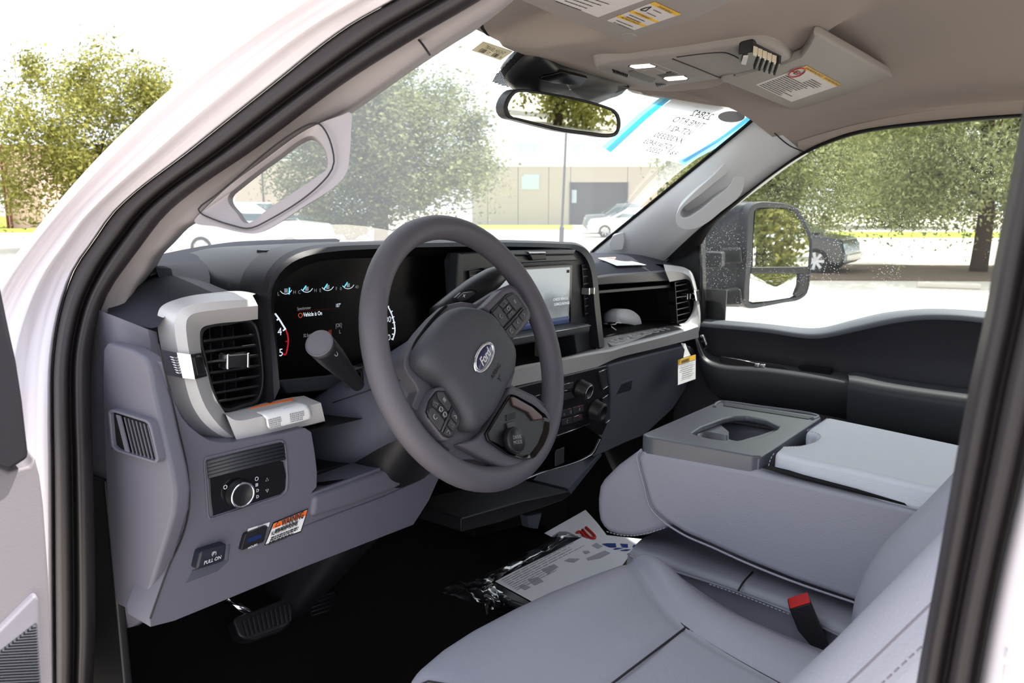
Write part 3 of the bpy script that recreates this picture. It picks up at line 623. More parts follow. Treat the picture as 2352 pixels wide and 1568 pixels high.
# --- pads on top
R0 = [V((x, .72-.5*x*x, .138)) for x in [-.74+i*.06 for i in range(10)]]
R1 = S([(335, 616), (373, 598), (440, 579), (560, 558), (640, 553), (780, 549)], Y=.46)
R2 = S([(362, 626), (400, 629), (457, 643), (500, 656), (536, 670), (610, 700)], Y=.30)
loft('top_pad', [R0, [p+V((0, .09, -.006)) for p in R1], R1, [a.lerp(b, .5)+V((0, 0, .004)) for a, b in zip(resample(R1, 6), resample(R2, 6))], R2, [p+V((0, -.01, -.03)) for p in R2]], 'dark_pad', DB, n=40, across=20)
bk = [(296, 668), (318, 652), (345, 622), (371, 622), (457, 642), (536, 669), (620, 702)]
md = [(258, 690), (275, 674), (318, 662), (368, 664), (440, 664), (536, 670), (610, 690)]
fr_ = [(243, 722), (275, 732), (330, 752), (366, 766), (380, 706), (440, 682), (600, 676)]
b3 = [at(*p, Y=y) for p, y in zip(bk, (.40, .36, .33, .31, .30, .295, .29))]
m3 = [at(*p, Y=y) for p, y in zip(md, (.27, .255, .235, .22, .22, .22, .22))]
f3 = [at(*p, Y=y) for p, y in zip(fr_, (.215, .19, .15, .125, .165, .175, .175))]
loft('side_bolster', [b3, m3, f3], 'dark_pad', DB, n=7, across=9, sub=2)
# --- silver C trim around the driver side vent
def yA(p, y0, k=.12): return at(p[0], p[1], pl=(V((0, y0, 0)), V((0, 1, -k))))
A = c4([(1060, 120), (900, 95), (600, 115), (360, 150), (230, 190), (160, 240), (135, 310), (140, 470), (170, 640), (215, 885), (260, 1010), (310, 1180), (370, 1300), (450, 1400), (550, 1480), (640, 1535), (760, 1556)])
Bc = c4([(1085, 165), (900, 165), (620, 188), (460, 212), (370, 250), (320, 310), (302, 380), (305, 480), (330, 640), (390, 900), (412, 1000), (465, 1170), (545, 1310), (630, 1400), (720, 1465), (800, 1500), (890, 1535)])
Cc = c4([(1112, 220), (930, 236), (700, 262), (560, 280), (470, 305), (425, 350), (412, 410), (418, 500), (440, 660), (500, 920), (535, 1040), (600, 1200), (680, 1320), (750, 1400), (820, 1460), (870, 1500), (915, 1530)])
Dc = c4([(1112, 350), (940, 372), (760, 388), (640, 408), (585, 425), (556, 455), (548, 510), (550, 560), (560, 660), (625, 890), (655, 1010), (705, 1130), (760, 1215), (800, 1270), (840, 1310), (875, 1330), (890, 1340)])
ra = [[yA(p, y) for p in P] for P, y in ((A, .172), (A, .150), (Bc, .122), (Cc, .118), (Dc, .150), (Dc, .19))]
ra[0] = [p+V((.02, .02, 0)) for p in ra[1]]
ct = loft('silver_trim', ra, 'silver', DB, n=90, split=True)
rb = [[yA(p, y) for p in c4(P)] for P, y in (([(760, 1262), (900, 1228), (1200, 1160), (1400, 1118), (1560, 1095)], .16), ([(800, 1280), (890, 1334), (1140, 1298), (1440, 1230), (1725, 1165)], .10), ([(905, 1532), (1000, 1520), (1200, 1478), (1500, 1408), (1766, 1340)], .105), ([(800, 1556), (1000, 1548), (1200, 1506), (1500, 1432), (1766, 1366)], .15))]
la = loft('silver_ledge', rb, 'silver', DB, n=30, split=True)
mk('ledge_end', [rb[0][-1], rb[1][-1], rb[2][-1], rb[3][-1]], [(0, 1, 2, 3)], 'silver', DB)
# chrome clasp on the C trim
def band(tA, tB): return None
cr = []
for P, y in ((([(168, 640), (215, 885)]), .147), (([(330, 672), (388, 918)]), .119), (([(462, 690), (506, 930)]), .113), (([(572, 672), (624, 900)]), .146), (([(584, 670), (636, 892)]), .17)):
    cr.append([yA(p, y) for p in c4([P[0], ((P[0][0]+P[1][0])/2, (P[0][1]+P[1][1])/2), P[1]])])
cr = [[p+V((-.0022, -.0022, 0)) for p in r] for r in cr]
cb = loft('chrome_clasp', cr, 'clasp_chrome', DB, n=7, split=True)
for k in range(7):
    y = 716+k*25; x0 = 272+k*9
    tube('clasp_rib', [yA(p, .1195)+V((-.0025, 0, 0)) for p in c4([(x0, y), (x0+88, y+16)])], .0012, 'satin_chrome', cb, n=6)
prism('dark_inlay', [yA(p, .1085+.0 if p[0] < 0 else .122)+V((-.003, -.006, 0)) for p in c4([(482, 716), (570, 700), (604, 870), (520, 892)])], (.0, .02, 0), 'black_gloss', cb, bevel=.001)
# --- driver side vent
def vent(name, outl, ydeep, slats, mframe='black_plastic', y0=.15, vanes=(), k=.12, sh=.010, knob=None):
    o3 = [yA(p, y0, k) for p in outl]; c_ = sum(o3, V())/len(o3)
    i3 = [c_+(p-c_)*.93 for p in o3]
    v = ring(name, o3, i3, (0, .03, 0), mframe, DB, n=48, bevel=.001, smooth_rail=True)
    back = [p+V((0, ydeep, 0)) for p in o3]; prism('duct_back', back, (0, .004, 0), 'black_matte', v, smooth=False)
    loft('duct_wall', [o3+[o3[0]], back+[back[0]]], 'black_matte', v, n=40, smooth_rail=False)
    for (a, b) in vanes:
        p, q = yA(a, y0+ydeep*.75, k), yA(b, y0+ydeep*.75, k); w_ = V((.0010, 0, 0))
        prism('vane', [p-w_, p+w_, q+w_, q-w_], (0, .02, 0), 'charcoal', v, smooth=False)
    for (a, b) in slats:
        p, q = yA(a, y0+.004, k), yA(b, y0+.004, k); t_ = V((0, 0, .0016))
        prism('slat', [p-t_, q-t_, q+t_, p+t_], (0, .018, -.006), 'black_plastic', v, bevel=.0008)
    if knob:
        a, b, hh = knob; p, q = yA(a, y0-.004, k), yA(b, y0-.004, k); d = (q-p)
        kn = box('vent_knob', (p+q)/2, (d.length, .018, hh), 'black_plastic', v, (d.normalized(), V((0, 1, 0)), d.normalized().cross(V((0, 1, 0)))), bevel=.002)
        for e in (p, q): box('knob_cap', e, (d.length*.14, .019, hh*1.15), 'chrome', kn, (d.normalized(), V((0, 1, 0)), d.normalized().cross(V((0, 1, 0)))), bevel=.0015)
    return v
vent('driver_vent', c4([(552, 500), (575, 440), (640, 408), (800, 386), (1060, 362), (1095, 400), (1140, 560), (1165, 760), (1175, 930), (1160, 1070), (1110, 1165), (1000, 1200), (780, 1248), (700, 1125), (645, 960), (600, 760)]), .07,
     [(c4([(585, 562)])[0], c4([(1085, 500)])[0]), (c4([(600, 665)])[0], c4([(1105, 600)])[0]), (c4([(622, 768)])[0], c4([(1122, 698)])[0]), (c4([(645, 874)])[0], c4([(1135, 798)])[0]), (c4([(660, 972)])[0], c4([(1135, 898)])[0]), (c4([(690, 1070)])[0], c4([(1130, 996)])[0]), (c4([(730, 1150)])[0], c4([(1110, 1085)])[0])],
     vanes=[(c4([(x, 420)])[0], c4([(x+40, 1180)])[0]) for x in (640, 760, 870, 980)], knob=(c4([(782, 758)])[0], c4([(980, 742)])[0], .017))
# --- hood and bezel around cluster and centre stack
ho_ = [(613, 932), (607, 800), (601, 700), (603, 655), (612, 628), (630, 603), (655, 583), (690, 569), (740, 561), (870, 556), (1000, 552), (1150, 551), (1290, 555), (1325, 558), (1346, 570), (1360, 590), (1368, 620), (1376, 700), (1386, 795)]
hi_ = [(643, 890), (634, 800), (623, 710), (624, 668), (632, 645), (648, 622), (672, 602), (708, 587), (760, 578), (870, 571), (1000, 567), (1150, 566), (1280, 569), (1316, 572), (1337, 582), (1351, 602), (1359, 628), (1366, 705), (1377, 798)]
o3 = [yA(p, .158, .1) for p in ho_]; i3 = [yA(p, .140, .1) for p in hi_]
hb = [V((p.x, p.y+.05, p.z)) for p in o3]; hc = [V((p.x*.97, .45, p.z-.012)) for p in o3]; hd_ = [V((p.x*.94, .66, min(p.z, .13))) for p in o3]
loft('hood', [hd_, hc, hb, o3, [a.lerp(b, .35)+V((0, -.006, 0)) for a, b in zip(o3, i3)], i3, [p+V((0, .012, 0)) for p in i3], [p+V((0, .10, .0)) for p in i3]], 'hood_plastic', DB, n=90, split=True)
# --- instrument cluster
YC = .222
def cp(px, py, d=0): return at(px, py, Y=YC-d)
CL = thing_part = prism('instrument_cluster', [cp(*p) for p in ((610, 575), (1060, 560), (1060, 960), (600, 960))], (0, .02, 0), 'cluster_black', DB, smooth=False)
loft('cluster_shroud', [[p+V((0, .03, 0)) for p in i3[:12]], [cp(*p) for p in ((640, 930), (640, 820), (630, 720), (632, 680), (640, 660), (655, 640), (680, 622), (715, 605), (770, 596), (870, 592), (1000, 588), (1060, 588))]], 'black_matte', DB, n=40)
def arc(pts, r, m, n=16, d=.001): return tube('gauge_arc', [cp(*p, d) for p in pts], r, m, CL, n=5, res=n)
XD, ZD = V((1, 0, 0)), V((0, 0, 1))
for x, y, l, r_, nd in ((657, 668, 'L', 'H', 6), (705, 664, 'C', 'H', -7), (753, 660, 'E', 'F', -6), (800, 656, '0', '40', -7)):
    arc([(x-13, y), (x-8, y+5), (x, y+7), (x+8, y+4), (x+13, y-2)], .0005, 'lit_white')
    text('gauge_letter', l, cp(x-18, y+7, .001), XD, ZD, .0072, 'lit_dim', CL, 'CENTER'); text('gauge_letter', r_, cp(x+19, y+3, .001), XD, ZD, .0072, 'lit_dim', CL, 'CENTER')
    tube('gauge_needle', [cp(x+nd+3*(nd < 0)+2, y-8, .002), cp(x+nd-4*(nd < 0)+1, y+4+4*(nd > 0), .002)], .0010, 'lit_blue', CL, n=6)
    box('gauge_icon', cp(x, y-1, .001), (.006, .0004, .006), 'lit_dim', CL, bevel=0)
arc([(632, 720), (641, 732), (649, 745), (656, 756)], .0013, 'lit_white'); arc([(656, 756), (661, 770), (662, 785), (660, 800), (655, 815), (650, 812)], .0012, 'lit_red')
for a, b in (((650, 759), (656, 755)), ((636, 735), (641, 730))): arc([a, b], .0011, 'lit_white', 3)
arc([(656, 784), (661, 784)], .0008, 'lit_red', 3)
text('gauge_letter', '4', cp(642, 762, .001), XD, ZD, .0155, 'lit_white', CL, 'CENTER'); text('gauge_letter', '5', cp(645, 810, .001), XD, ZD, .0155, 'lit_white', CL, 'CENTER')
arc([(880, 690), (890, 702), (900, 722), (906, 745), (907, 762), (902, 780)], .0011, 'lit_white')
for a, b in (((888, 707), (893, 703)), ((897, 718), (901, 714)), ((900, 730), (905, 727)), ((902, 741), (907, 740)), ((901, 754), (907, 754)), ((901, 767), (906, 768)), ((899, 778), (903, 780))): arc([a, b], .0010, 'lit_white', 3)
text('gauge_letter', '80', cp(891, 734, .001), XD, ZD, .014, 'lit_white', CL, 'CENTER'); text('gauge_letter', '100', cp(886, 776, .001), XD, ZD, .014, 'lit_white', CL, 'CENTER')
text('display_text', 'Vehicle is On', cp(696, 723, .001), XD, ZD, .0088, 'lit_white', CL, bold=.0001, sx=.74)
text('display_text', 'Speedometer', cp(682, 709, .001), XD, ZD, .0064, 'lit_dim', CL, sx=.72); text('display_text', '107°', cp(770, 702, .001), XD, ZD, .0080, 'lit_white', CL, sx=.7)
text('display_text', '32.5mi', cp(696, 771, .001), XD, ZD, .0068, 'lit_dim', CL, sx=.75); text('display_text', '[OK]', cp(770, 748, .001), XD, ZD, .0085, 'lit_dim', CL, sx=.7)
text('display_text', 'L', cp(778, 762, .001), XD, ZD, .008, 'lit_dim', CL)
mat('dim_red_line', (120, 24, 20), .6, emit=.15)
tube('warning_ring', [cp(690+4.5*math.cos(a), 724+5*math.sin(a), .001) for a in [i*math.pi/6 for i in range(12)]], .0006, 'lit_amber', CL, n=5, closed=True)
tube('display_line', [cp(682, 714, .001), cp(780, 708, .001)], .0002, 'dim_red_line', CL, n=4); box('warning_light', cp(758, 764, .001), (.006, .0004, .009), mat('dim_red', (120, 20, 16), .5, emit=.3), CL, bevel=0)
# lower cluster lip
MATS.get('lit_red')
prism('cluster_lip', [at(*p, Y=.19) for p in ((640, 872), (780, 858), (1000, 780), (1060, 770), (1060, 800), (900, 880), (660, 905))], (0, .05, -.01), 'charcoal', DB, bevel=.003)
# --- centre stack
YS = .165
def st(px, py, d=0): return at(px, py, Y=YS-d)
CS = prism('centre_panel', [st(*p) for p in ((1048, 600), (1056, 580), (1320, 566), (1344, 580), (1354, 612), (1364, 700), (1376, 800), (1350, 815), (1322, 822), (1318, 752), (1200, 772), (1100, 800), (1060, 800))], (0, .03, 0), 'charcoal', DB, bevel=.004)
prism('side_fin', [st(*p, .004) for p in ((1046, 690), (1053, 580), (1064, 584), (1066, 690))], (0, .02, 0), 'charcoal', CS, bevel=.002)
sh1 = cs([(640, 85), (1590, 75), (1555, 132), (700, 145)]); sh2 = cs([(700, 150), (1556, 136), (1612, 212), (800, 252)])
prism('storage_shelf', [st(*p, .012) for p in sh1], (0, .02, 0), mat('shelf_grey', (86, 92, 98), .4), CS, bevel=.002); prism('storage_slot', [st(*p, .004) for p in sh2], (0, .012, 0), mat('slot_slate', (44, 50, 58), .35), CS, bevel=.002)
hz = prism('hazard_button', [st(*p, .014) for p in cs([(985, 130), (1195, 130), (1215, 200), (1030, 215)])], (0, .02, 0), 'black_plastic', CS, bevel=.002); prism('button_lip', [st(*p, .016) for p in cs([(968, 98), (1198, 98), (1202, 126), (985, 132)])], (0, .02, 0), 'satin_chrome', hz, bevel=.0015)
# touchscreen with its picture
zt, zb = st(1290, 613).z, st(1299, 738).z; xr = st(1294, 680).x; xl_ = -.155
m = bpy.data.materials.new('screen_picture'); m.use_nodes = True; nt = m.node_tree; b = nt.nodes['Principled BSDF']; b.inputs['Roughness'].default_value = .12
tc = nt.nodes.new('ShaderNodeTexCoord'); sx_ = nt.nodes.new('ShaderNodeSeparateXYZ'); rp = nt.nodes.new('ShaderNodeValToRGB'); mr = nt.nodes.new('ShaderNodeMapRange'); nz = nt.nodes.new('ShaderNodeTexNoise'); ad = nt.nodes.new('ShaderNodeMath')
nt.links.new(tc.outputs['Object'], sx_.inputs[0]); nt.links.new(sx_.outputs[2], mr.inputs[0]); mr.inputs[1].default_value = zb; mr.inputs[2].default_value = zt
nz.inputs['Scale'].default_value = 22; nt.links.new(tc.outputs['Object'], nz.inputs[0]); ad.operation = 'MULTIPLY_ADD'; ad.inputs[1].default_value = .5; nt.links.new(nz.outputs[0], ad.inputs[0]); nt.links.new(mr.outputs[0], ad.inputs[2]); nt.links.new(ad.outputs[0], rp.inputs[0])
e = rp.color_ramp.elements; e[0].position = 0; e[0].color = s2l((116, 124, 140))+(1,); e[1].position = 1.2; e[1].color = s2l((178, 186, 192))+(1,)
for pos, c in ((.36, (150, 156, 160)), (.55, (128, 132, 136)), (.72, (140, 146, 150)), (.86, (180, 188, 192))): q = e.new(pos); q.color = s2l(c)+(1,)
b.inputs['Base Color'].default_value = (.02, .02, .02, 1); nt.links.new(rp.outputs[0], b.inputs['Emission Color']); b.inputs['Emission Strength'].default_value = .85; MATS['screen_picture'] = m
box('screen_bezel', ((xl_+xr)/2, YS-.002, (zt+zb)/2), (xr-xl_+.03, .02, zt-zb+.012), 'black_gloss', CS, bevel=.003)
scr = box('touch_screen', ((xl_+xr)/2, YS-.012, (zt+zb)/2), (xr-xl_, .006, zt-zb), 'screen_picture', CS, bevel=.001)
box('display_bar', ((xl_+xr)/2, YS-.0155, zb+.007), (xr-xl_, .0006, .014), mat('navy_screen', (60, 72, 110), .2, emit=.5), scr, bevel=0)
box('display_icon', (xr-.009, YS-.0155, zt-.008), (.010, .0006, .006), 'mulch', scr, bevel=0)
text('display_text', 'CHECK VEHICLE', (xr-.062, YS-.0155, (zt+zb)/2-.006), XD, ZD, .0075, 'lit_white', scr); text('display_text', 'SURROUNDINGS', (xr-.058, YS-.0155, (zt+zb)/2-.016), XD, ZD, .0075, 'lit_white', scr)
# grab bar with tray below
zz = st(1300, 745).z; bar = prism('grab_bar', [(xl_-.01, YS-.05, zz+.004), (xr+.028, YS-.05, zz+.004), (xr+.034, YS-.03, zz+.004), (xr+.034, YS, zz+.004), (xl_-.02, YS, zz+.004), (xl_-.02, YS-.03, zz+.004)], (0, 0, -.017), 'charcoal', CS, bevel=.004, seg=3)
tube('chrome_edge', [(xl_-.008, YS-.0505, zz+.001), (xr+.028, YS-.0505, zz+.001), (xr+.035, YS-.03, zz+.001), (xr+.035, YS-.002, zz+.001)], .0011, 'satin_chrome', bar, n=6)
prism('tray_back', [(xl_-.05, YS+.09, zz), (xr+.03, YS+.09, zz), (xr+.03, YS+.09, zz-.09), (xl_-.05, YS+.09, zz-.09)], (0, .004, 0), 'black_matte', CS, smooth=False)
prism('tray_floor', [(xl_-.05, YS-.03, zz-.083), (xr+.045, YS-.03, zz-.083), (xr+.03, YS+.09, zz-.078), (xl_-.05, YS+.09, zz-.078)], (0, 0, -.006), 'charcoal', CS, bevel=.002)
prism('tray_cheek', [st(*p, .004) for p in ((1318, 752), (1338, 745), (1366, 740), (1377, 800), (1352, 814), (1326, 822))], (0, .10, 0), 'charcoal', CS, bevel=.003)
tube('chrome_edge', [at(*p, Y=.145) for p in ((1325, 826), (1350, 815), (1368, 803), (1374, 786))], .0015, 'satin_chrome', CS, n=6, res=12)
sl_ = [(cs([(1668, y)])[0], cs([(1775+(y-330)*.06, y-12)])[0]) for y in (330, 420, 510, 600, 690, 780, 870)]
def vent2(name, q, n, knob, y0, dx=.0):
    v = ring(name, [at(*p, Y=y0) for p in q], [at(*p, Y=y0) for p in [((p[0]*.9+sum(a[0] for a in q)/4*.1), (p[1]*.97+sum(a[1] for a in q)/4*.03)) for p in q]], (0, .02, 0), 'black_plastic', DB, n=32, bevel=.0008)
    prism('duct_back', [at(*p, Y=y0)+V((0, .05, 0)) for p in q], (0, .004, 0), 'black_matte', v, smooth=False)
    ql = [at(*p, Y=y0) for p in q]; loft('duct_wall', [ql+[ql[0]], [p+V((0, .05, 0)) for p in ql+[ql[0]]]], 'black_matte', v, n=24, smooth_rail=False)
    for k in range(n):
        u = (k+.6)/n; a = (q[0][0]*(1-u)+q[3][0]*u, q[0][1]*(1-u)+q[3][1]*u); b = (q[1][0]*(1-u)+q[2][0]*u, q[1][1]*(1-u)+q[2][1]*u)
        p, r = at(*a, Y=y0+.002), at(*b, Y=y0+.002); t_ = V((0, 0, .0013)); prism('slat', [p-t_, r-t_, r+t_, p+t_], (0, .016, -.005), mat('slat_lit', (112, 114, 116), .4), v, bevel=.0006)  # slats lightened: the light they reflect is put into their colour
    if knob:
        c_ = at(*knob, Y=y0-.004); kn = box('vent_knob', c_, (.020, .018, .014), 'black_plastic', v, bevel=.002)
        for s in (-1, 1): box('knob_cap', c_+V((s*.010, -.001, 0)), (.004, .019, .015), 'chrome', kn, bevel=.001)
    return v
vent2('centre_vent', [(1337, 608), (1357, 606), (1366, 720), (1344, 728)], 7, (1350, 668), YS-.006); vent2('centre_vent', [(1078, 622), (1112, 619), (1118, 740), (1086, 748)], 7, None, YS-.006)
# --- silver beam from the wheel to the passenger side
T_ = [(1080, 872), (1180, 842), (1240, 831), (1300, 818), (1345, 806), (1378, 792), (1386, 775), (1440, 762), (1522, 746), (1545, 741), (1572, 734)]
Rg = [(1080, 880), (1184, 842), (1235, 832), (1285, 823), (1340, 812), (1375, 806), (1400, 802), (1430, 793), (1494, 777), (1562, 759), (1601, 746)]
Bt = [(1080, 915), (1180, 887), (1230, 876), (1285, 864), (1337, 852), (1370, 843), (1392, 833), (1415, 823), (1494, 803), (1558, 787), (1605, 775)]
sb = loft('silver_beam', [[at(*p, Y=y) for p, y in zip(T_, (.16, .16, .16, .16, .16, .165, .18, .19, .195, .195, .19))], [at(*p, Y=.118+.002) for p in Rg], [p+V((0, -.004, -.004)) for p in [at(*p, Y=.118) for p in Rg]], [at(*p, Y=.128) for p in Bt], [at(*p, Y=.128)+V((0, .06, 0)) for p in Bt]], 'silver', DB, n=60, split=True)
# lettering pressed into the shelf
o1, o2 = at(1412, 793, Y=.155), at(1548, 759, Y=.155); sd = (o2-o1)
shelf = [at(*p, Y=y) for p, y in (((1388, 776), .185), ((1522, 747), .195), ((1544, 742), .195), ((1566, 757), .126), ((1496, 775), .126), ((1432, 791), .126), ((1400, 799), .128))]
prism('shelf_inlay', [p+V((0, 0, .002)) for p in shelf], (0, 0, -.004), mat('shelf_gunmetal', (88, 88, 90), .45), sb, bevel=.001)
o6 = shelf[6].lerp(shelf[0], .30)+V((.018, 0, 0)); xs_ = shelf[3].lerp(shelf[2], .28)-o6; ys_ = shelf[1]-shelf[4]
text('lettering', 'SUPER DUTY', o6+V((0, 0, .0055)), xs_, ys_, .030, 'silver', sb, sx=xs_.length*.86/.178, ext=.0008, lift=.0)
# passenger end of the trim and its vent
Ao = [(1524, 607), (1550, 610), (1574, 615), (1589, 626), (1597, 645), (1603, 665), (1610, 692), (1615, 733), (1613, 760), (1604, 776)]
Ar = [(1528, 622), (1552, 624), (1572, 628), (1585, 638), (1592, 656), (1597, 675), (1601, 697), (1605, 730), (1603, 748), (1590, 762)]
Ai = [(1538, 647), (1560, 643), (1578, 641), (1585, 646), (1589, 658), (1592, 674), (1594, 695), (1590, 716), (1576, 738), (1560, 745)]
loft('silver_trim', [[at(*p, Y=.19)+V((.01, .04, 0)) for p in Ao], [at(*p, Y=.175) for p in Ao], [at(*p, Y=.135) for p in Ar], [at(*p, Y=.150) for p in Ai], [at(*p, Y=.19) for p in Ai]], 'silver', DB, n=44, split=True)
vv = vent2('passenger_vent', [(1550, 648), (1580, 643), (1588, 735), (1556, 744)], 7, (1575, 680), .158)
cc_ = [[at(x, y, Y=q) for x, y in ((x0, 665), (x0+4, 690))] for x0, q in ((1588, .146), (1594, .131), (1601, .133), (1606, .17))]
loft('chrome_clasp', cc_, 'chrome', DB, n=4, bevel=.001, solid=.003, offs=1)
# passenger pad, bin, glove box
pr = [at(*p, Y=.165) for p in ((1366, 634), (1400, 629), (1460, 625), (1540, 619))]
pt_ = [at(*p, Y=.30) for p in ((1350, 600), (1400, 588), (1465, 585), (1530, 602))]
pb = [at(*p, Y=.168) for p in ((1366, 654), (1400, 651), (1460, 648), (1542, 643))]
P0 = [V((x, .72-.5*x*x, .138)) for x in (.2, .4, .6, .74)]
pp = loft('passenger_pad', [P0, [p+V((0, .12, .0)) for p in pt_], pt_, [a.lerp(b, .55)+V((0, 0, .006)) for a, b in zip(pt_, pr)], pr], 'dark_pad', DB, n=30, across=18)
loft('passenger_pad_face', [pr, [p+V((0, -.006, -.004)) for p in pr], [p+V((0, -.004, 0)) for p in pb], [p+V((0, .02, -.004)) for p in pb], [p+V((0, .1, -.004)) for p in pb]], mat('face_grey', (104, 104, 108), .45, grain=700, bump=.1), DB, n=24, bevel=.001, angle=15)
e1 = S([(1520, 598), (1545, 604), (1570, 612)], Y=.26); 
loft('corner_pad', [[p+V((.02, .10, -.03)) for p in e1], e1, S([(1526, 610), (1550, 613), (1580, 621)], Y=.172)], 'dark_pad', DB, n=12)
bo = [at(*p, Y=.175) for p in ((1374, 656), (1542, 645), (1548, 660), (1545, 742), (1386, 775))]
bn = loft('open_bin', [bo+[bo[0]], [V((p.x*.96+.02, .36, p.z)) for p in bo+[bo[0]]]], 'black_matte', DB, n=40, smooth_rail=False)
prism('bin_back', [V((p.x*.96+.02, .36, p.z)) for p in bo], (0, .004, 0), 'black_matte', bn, smooth=False)
prism('bin_lip', [at(*p, Y=.172) for p in ((1376, 667), (1535, 654), (1541, 646), (1541, 660), (1376, 674))], (0, .01, 0), 'charcoal', bn, bevel=.001)
gb = (V((.4, .135, -.06)), V((0, 1, .30)))
gx0 = [(1396, 838), (1440, 826), (1500, 811), (1580, 792), (1597, 800), (1600, 830), (1575, 895), (1545, 940), (1480, 1000), (1440, 1016), (1366, 1050), (1372, 1010), (1400, 965), (1402, 900)]
gbx = prism('glove_box_door', [at(*p, pl=gb) for p in gx0], (0, .04, 0), 'glove_grey', DB, bevel=.006, seg=3)
gl_ = [at(*p, pl=(gb[0]+V((0, -.001, 0)), gb[1])) for p in ((1408, 912), (1424, 880), (1458, 868), (1454, 898))]
ring('glove_latch', gl_, [sum(gl_, V())/4+(p-sum(gl_, V())/4)*.72 for p in gl_], (0, .008, 0), 'glove_grey', gbx, n=16, bevel=.001); prism('latch_recess', [sum(gl_, V())/4+(p-sum(gl_, V())/4)*.74 for p in gl_], (0, .002, 0), 'charcoal', gbx, smooth=False)
loft('lower_dash', [[at(*p, pl=gb)+V((0, .01, 0)) for p in ((1366, 1050), (1440, 1016), (1480, 1000), (1545, 940), (1600, 850))], [at(*p, pl=gb)+V((0, .2, -.05)) for p in ((1366, 1050), (1440, 1016), (1480, 1000), (1545, 940), (1600, 850))]], 'black_plastic', DB, n=12)
# --- climate panel
kp = (V((.1, .125, -.09)), V((0, 1, .22)))
def kq(px, py, d=0): return at(px, py, pl=(kp[0]+V((0, -d, 0)), kp[1]))
CP = prism('climate_panel', [kq(*p) for p in ((1150, 900), (1190, 888), (1395, 838), (1402, 900), (1400, 965), (1384, 1000), (1360, 985), (1352, 975), (1280, 1002), (1180, 1040))], (0, .04, 0), 'black_plastic', DB, bevel=.004)
kn_ax = V((0, -1, -.22)).normalized()
for (x, y, r) in ((1337, 890, .0185), (1370, 938, .0215)):
    c_ = kq(x-8, y, 0); kn = lathe('knob', c_, kn_ax, [(r*1.08, 0), (r*1.08, .004), (r, .006), (r*.97, .024), (r*.9, .027), (r*.62, .0275), (r*.60, .026), (.0001, .0258)], 'black_plastic', CP, 28)
    tube('knob_ring', [c_+kn_ax*.0272+(V((1, 0, 0))*math.cos(a)+V((0, -.22, 1)).normalized()*math.sin(a))*r*.76 for a in [i*math.pi/14 for i in range(28)]], .0011, 'satin_chrome' if r < .02 else 'charcoal', kn, n=6, closed=True)
    if r > .02:
        for a0, a1, mm in ((-60, 80, 'lit_red'), (100, 240, 'lit_blue')):
            tube('temperature_arc', [c_+kn_ax*.0276+(V((1, 0, 0))*math.cos(math.radians(a))+V((0, -.22, 1)).normalized()*math.sin(math.radians(a)))*r*.76 for a in range(a0, a1, 12)], .0006, mm, kn, n=5)
for q, txt in (([(745, 340), (870, 305), (870, 370), (745, 405)], None), ([(745, 440), (850, 415), (900, 480), (745, 525)], None), ([(740, 640), (860, 610), (862, 690), (740, 725)], None), ([(870, 605), (1000, 570), (1000, 650), (872, 690)], None), ([(740, 750), (860, 715), (862, 790), (740, 825)], None), ([(872, 712), (985, 680), (985, 750), (872, 785)], None)):
    prism('climate_button', [kq(*p, .003) for p in c8(q)], (0, .01, 0), 'button', CP, bevel=.001)
for q in ([(745, 405), (840, 395)], [(420, 465), (480, 450)], [(880, 715), (970, 685)], [(745, 330), (872, 300)]): tube('chrome_line', [kq(*p, .004) for p in c8(q)], .0009, 'satin_chrome', CP, n=5)
for p, mm in (((940, 592), 'lit_red'), ((950, 712), 'lit_red'), ((828, 620), 'lit_amber')): box('indicator', kq(*c8([p])[0], .0045), (.0018, .001, .0012), mm, CP, bevel=0)
CLIM = (((840, 655), 'ring'), ((760, 690), 'down'), ((800, 770), 'arc'), ((945, 625), 'bars'))
for q in ([(1180, 180), (1265, 145), (1290, 345), (1230, 385)], [(1225, 495), (1290, 450), (1320, 745), (1262, 790)]):
    bt_ = prism('toggle_switch', [kq(*p, .004) for p in c8(q)], (0, .012, 0), 'button', CP, bevel=.002)
    for i, j in ((0, 1), (2, 3)): tube('chrome_tip', [kq(*p, .0055) for p in c8([q[i], q[j]])], .0016, 'satin_chrome', bt_, n=6)
tube('chrome_line', [kq(*p, .003) for p in ((1280, 1000), (1320, 986), (1353, 973))], .0014, 'satin_chrome', CP, n=6)
# glossy lower flap, chrome line and open tray
LF = prism('lower_flap', [kq(*p, -.012) for p in ((1180, 1036), (1280, 1003), (1354, 976), (1384, 1006), (1368, 1040), (1340, 1056), (1240, 1088), (1180, 1110))], (0, .03, 0), 'black_gloss', DB, bevel=.003)
tube('chrome_line', [kq(*p, -.011) for p in ((1180, 1112), (1240, 1087), (1310, 1066), (1345, 1052), (1362, 1040), (1378, 1008))], .0016, 'satin_chrome', LF, n=6, res=24)
box('outlet_cover', kq(1285, 1048, -.009), (.034, .004, .036), 'button', LF, bevel=.002)
lt = [at(*p, Y=.20) for p in ((1060, 1190), (1200, 1150), (1306, 1128), (1312, 1136), (1290, 1150), (1150, 1200), (1060, 1222))]
prism('lower_tray', lt, (0, .14, .0), 'black_plastic', DB, bevel=.003); 
prism('tray_support', [at(*p, Y=.22) for p in ((1378, 1040), (1384, 1044), (1312, 1135), (1304, 1122))], (0, .1, 0), 'slate_plastic', DB, bevel=.002)
prism('tunnel_cover', [at(*p, Y=.34) for p in ((1090, 1080), (1310, 1050), (1300, 1240), (1230, 1200), (1090, 1235))], (0, .1, 0), 'black_matte', DB, bevel=.004)
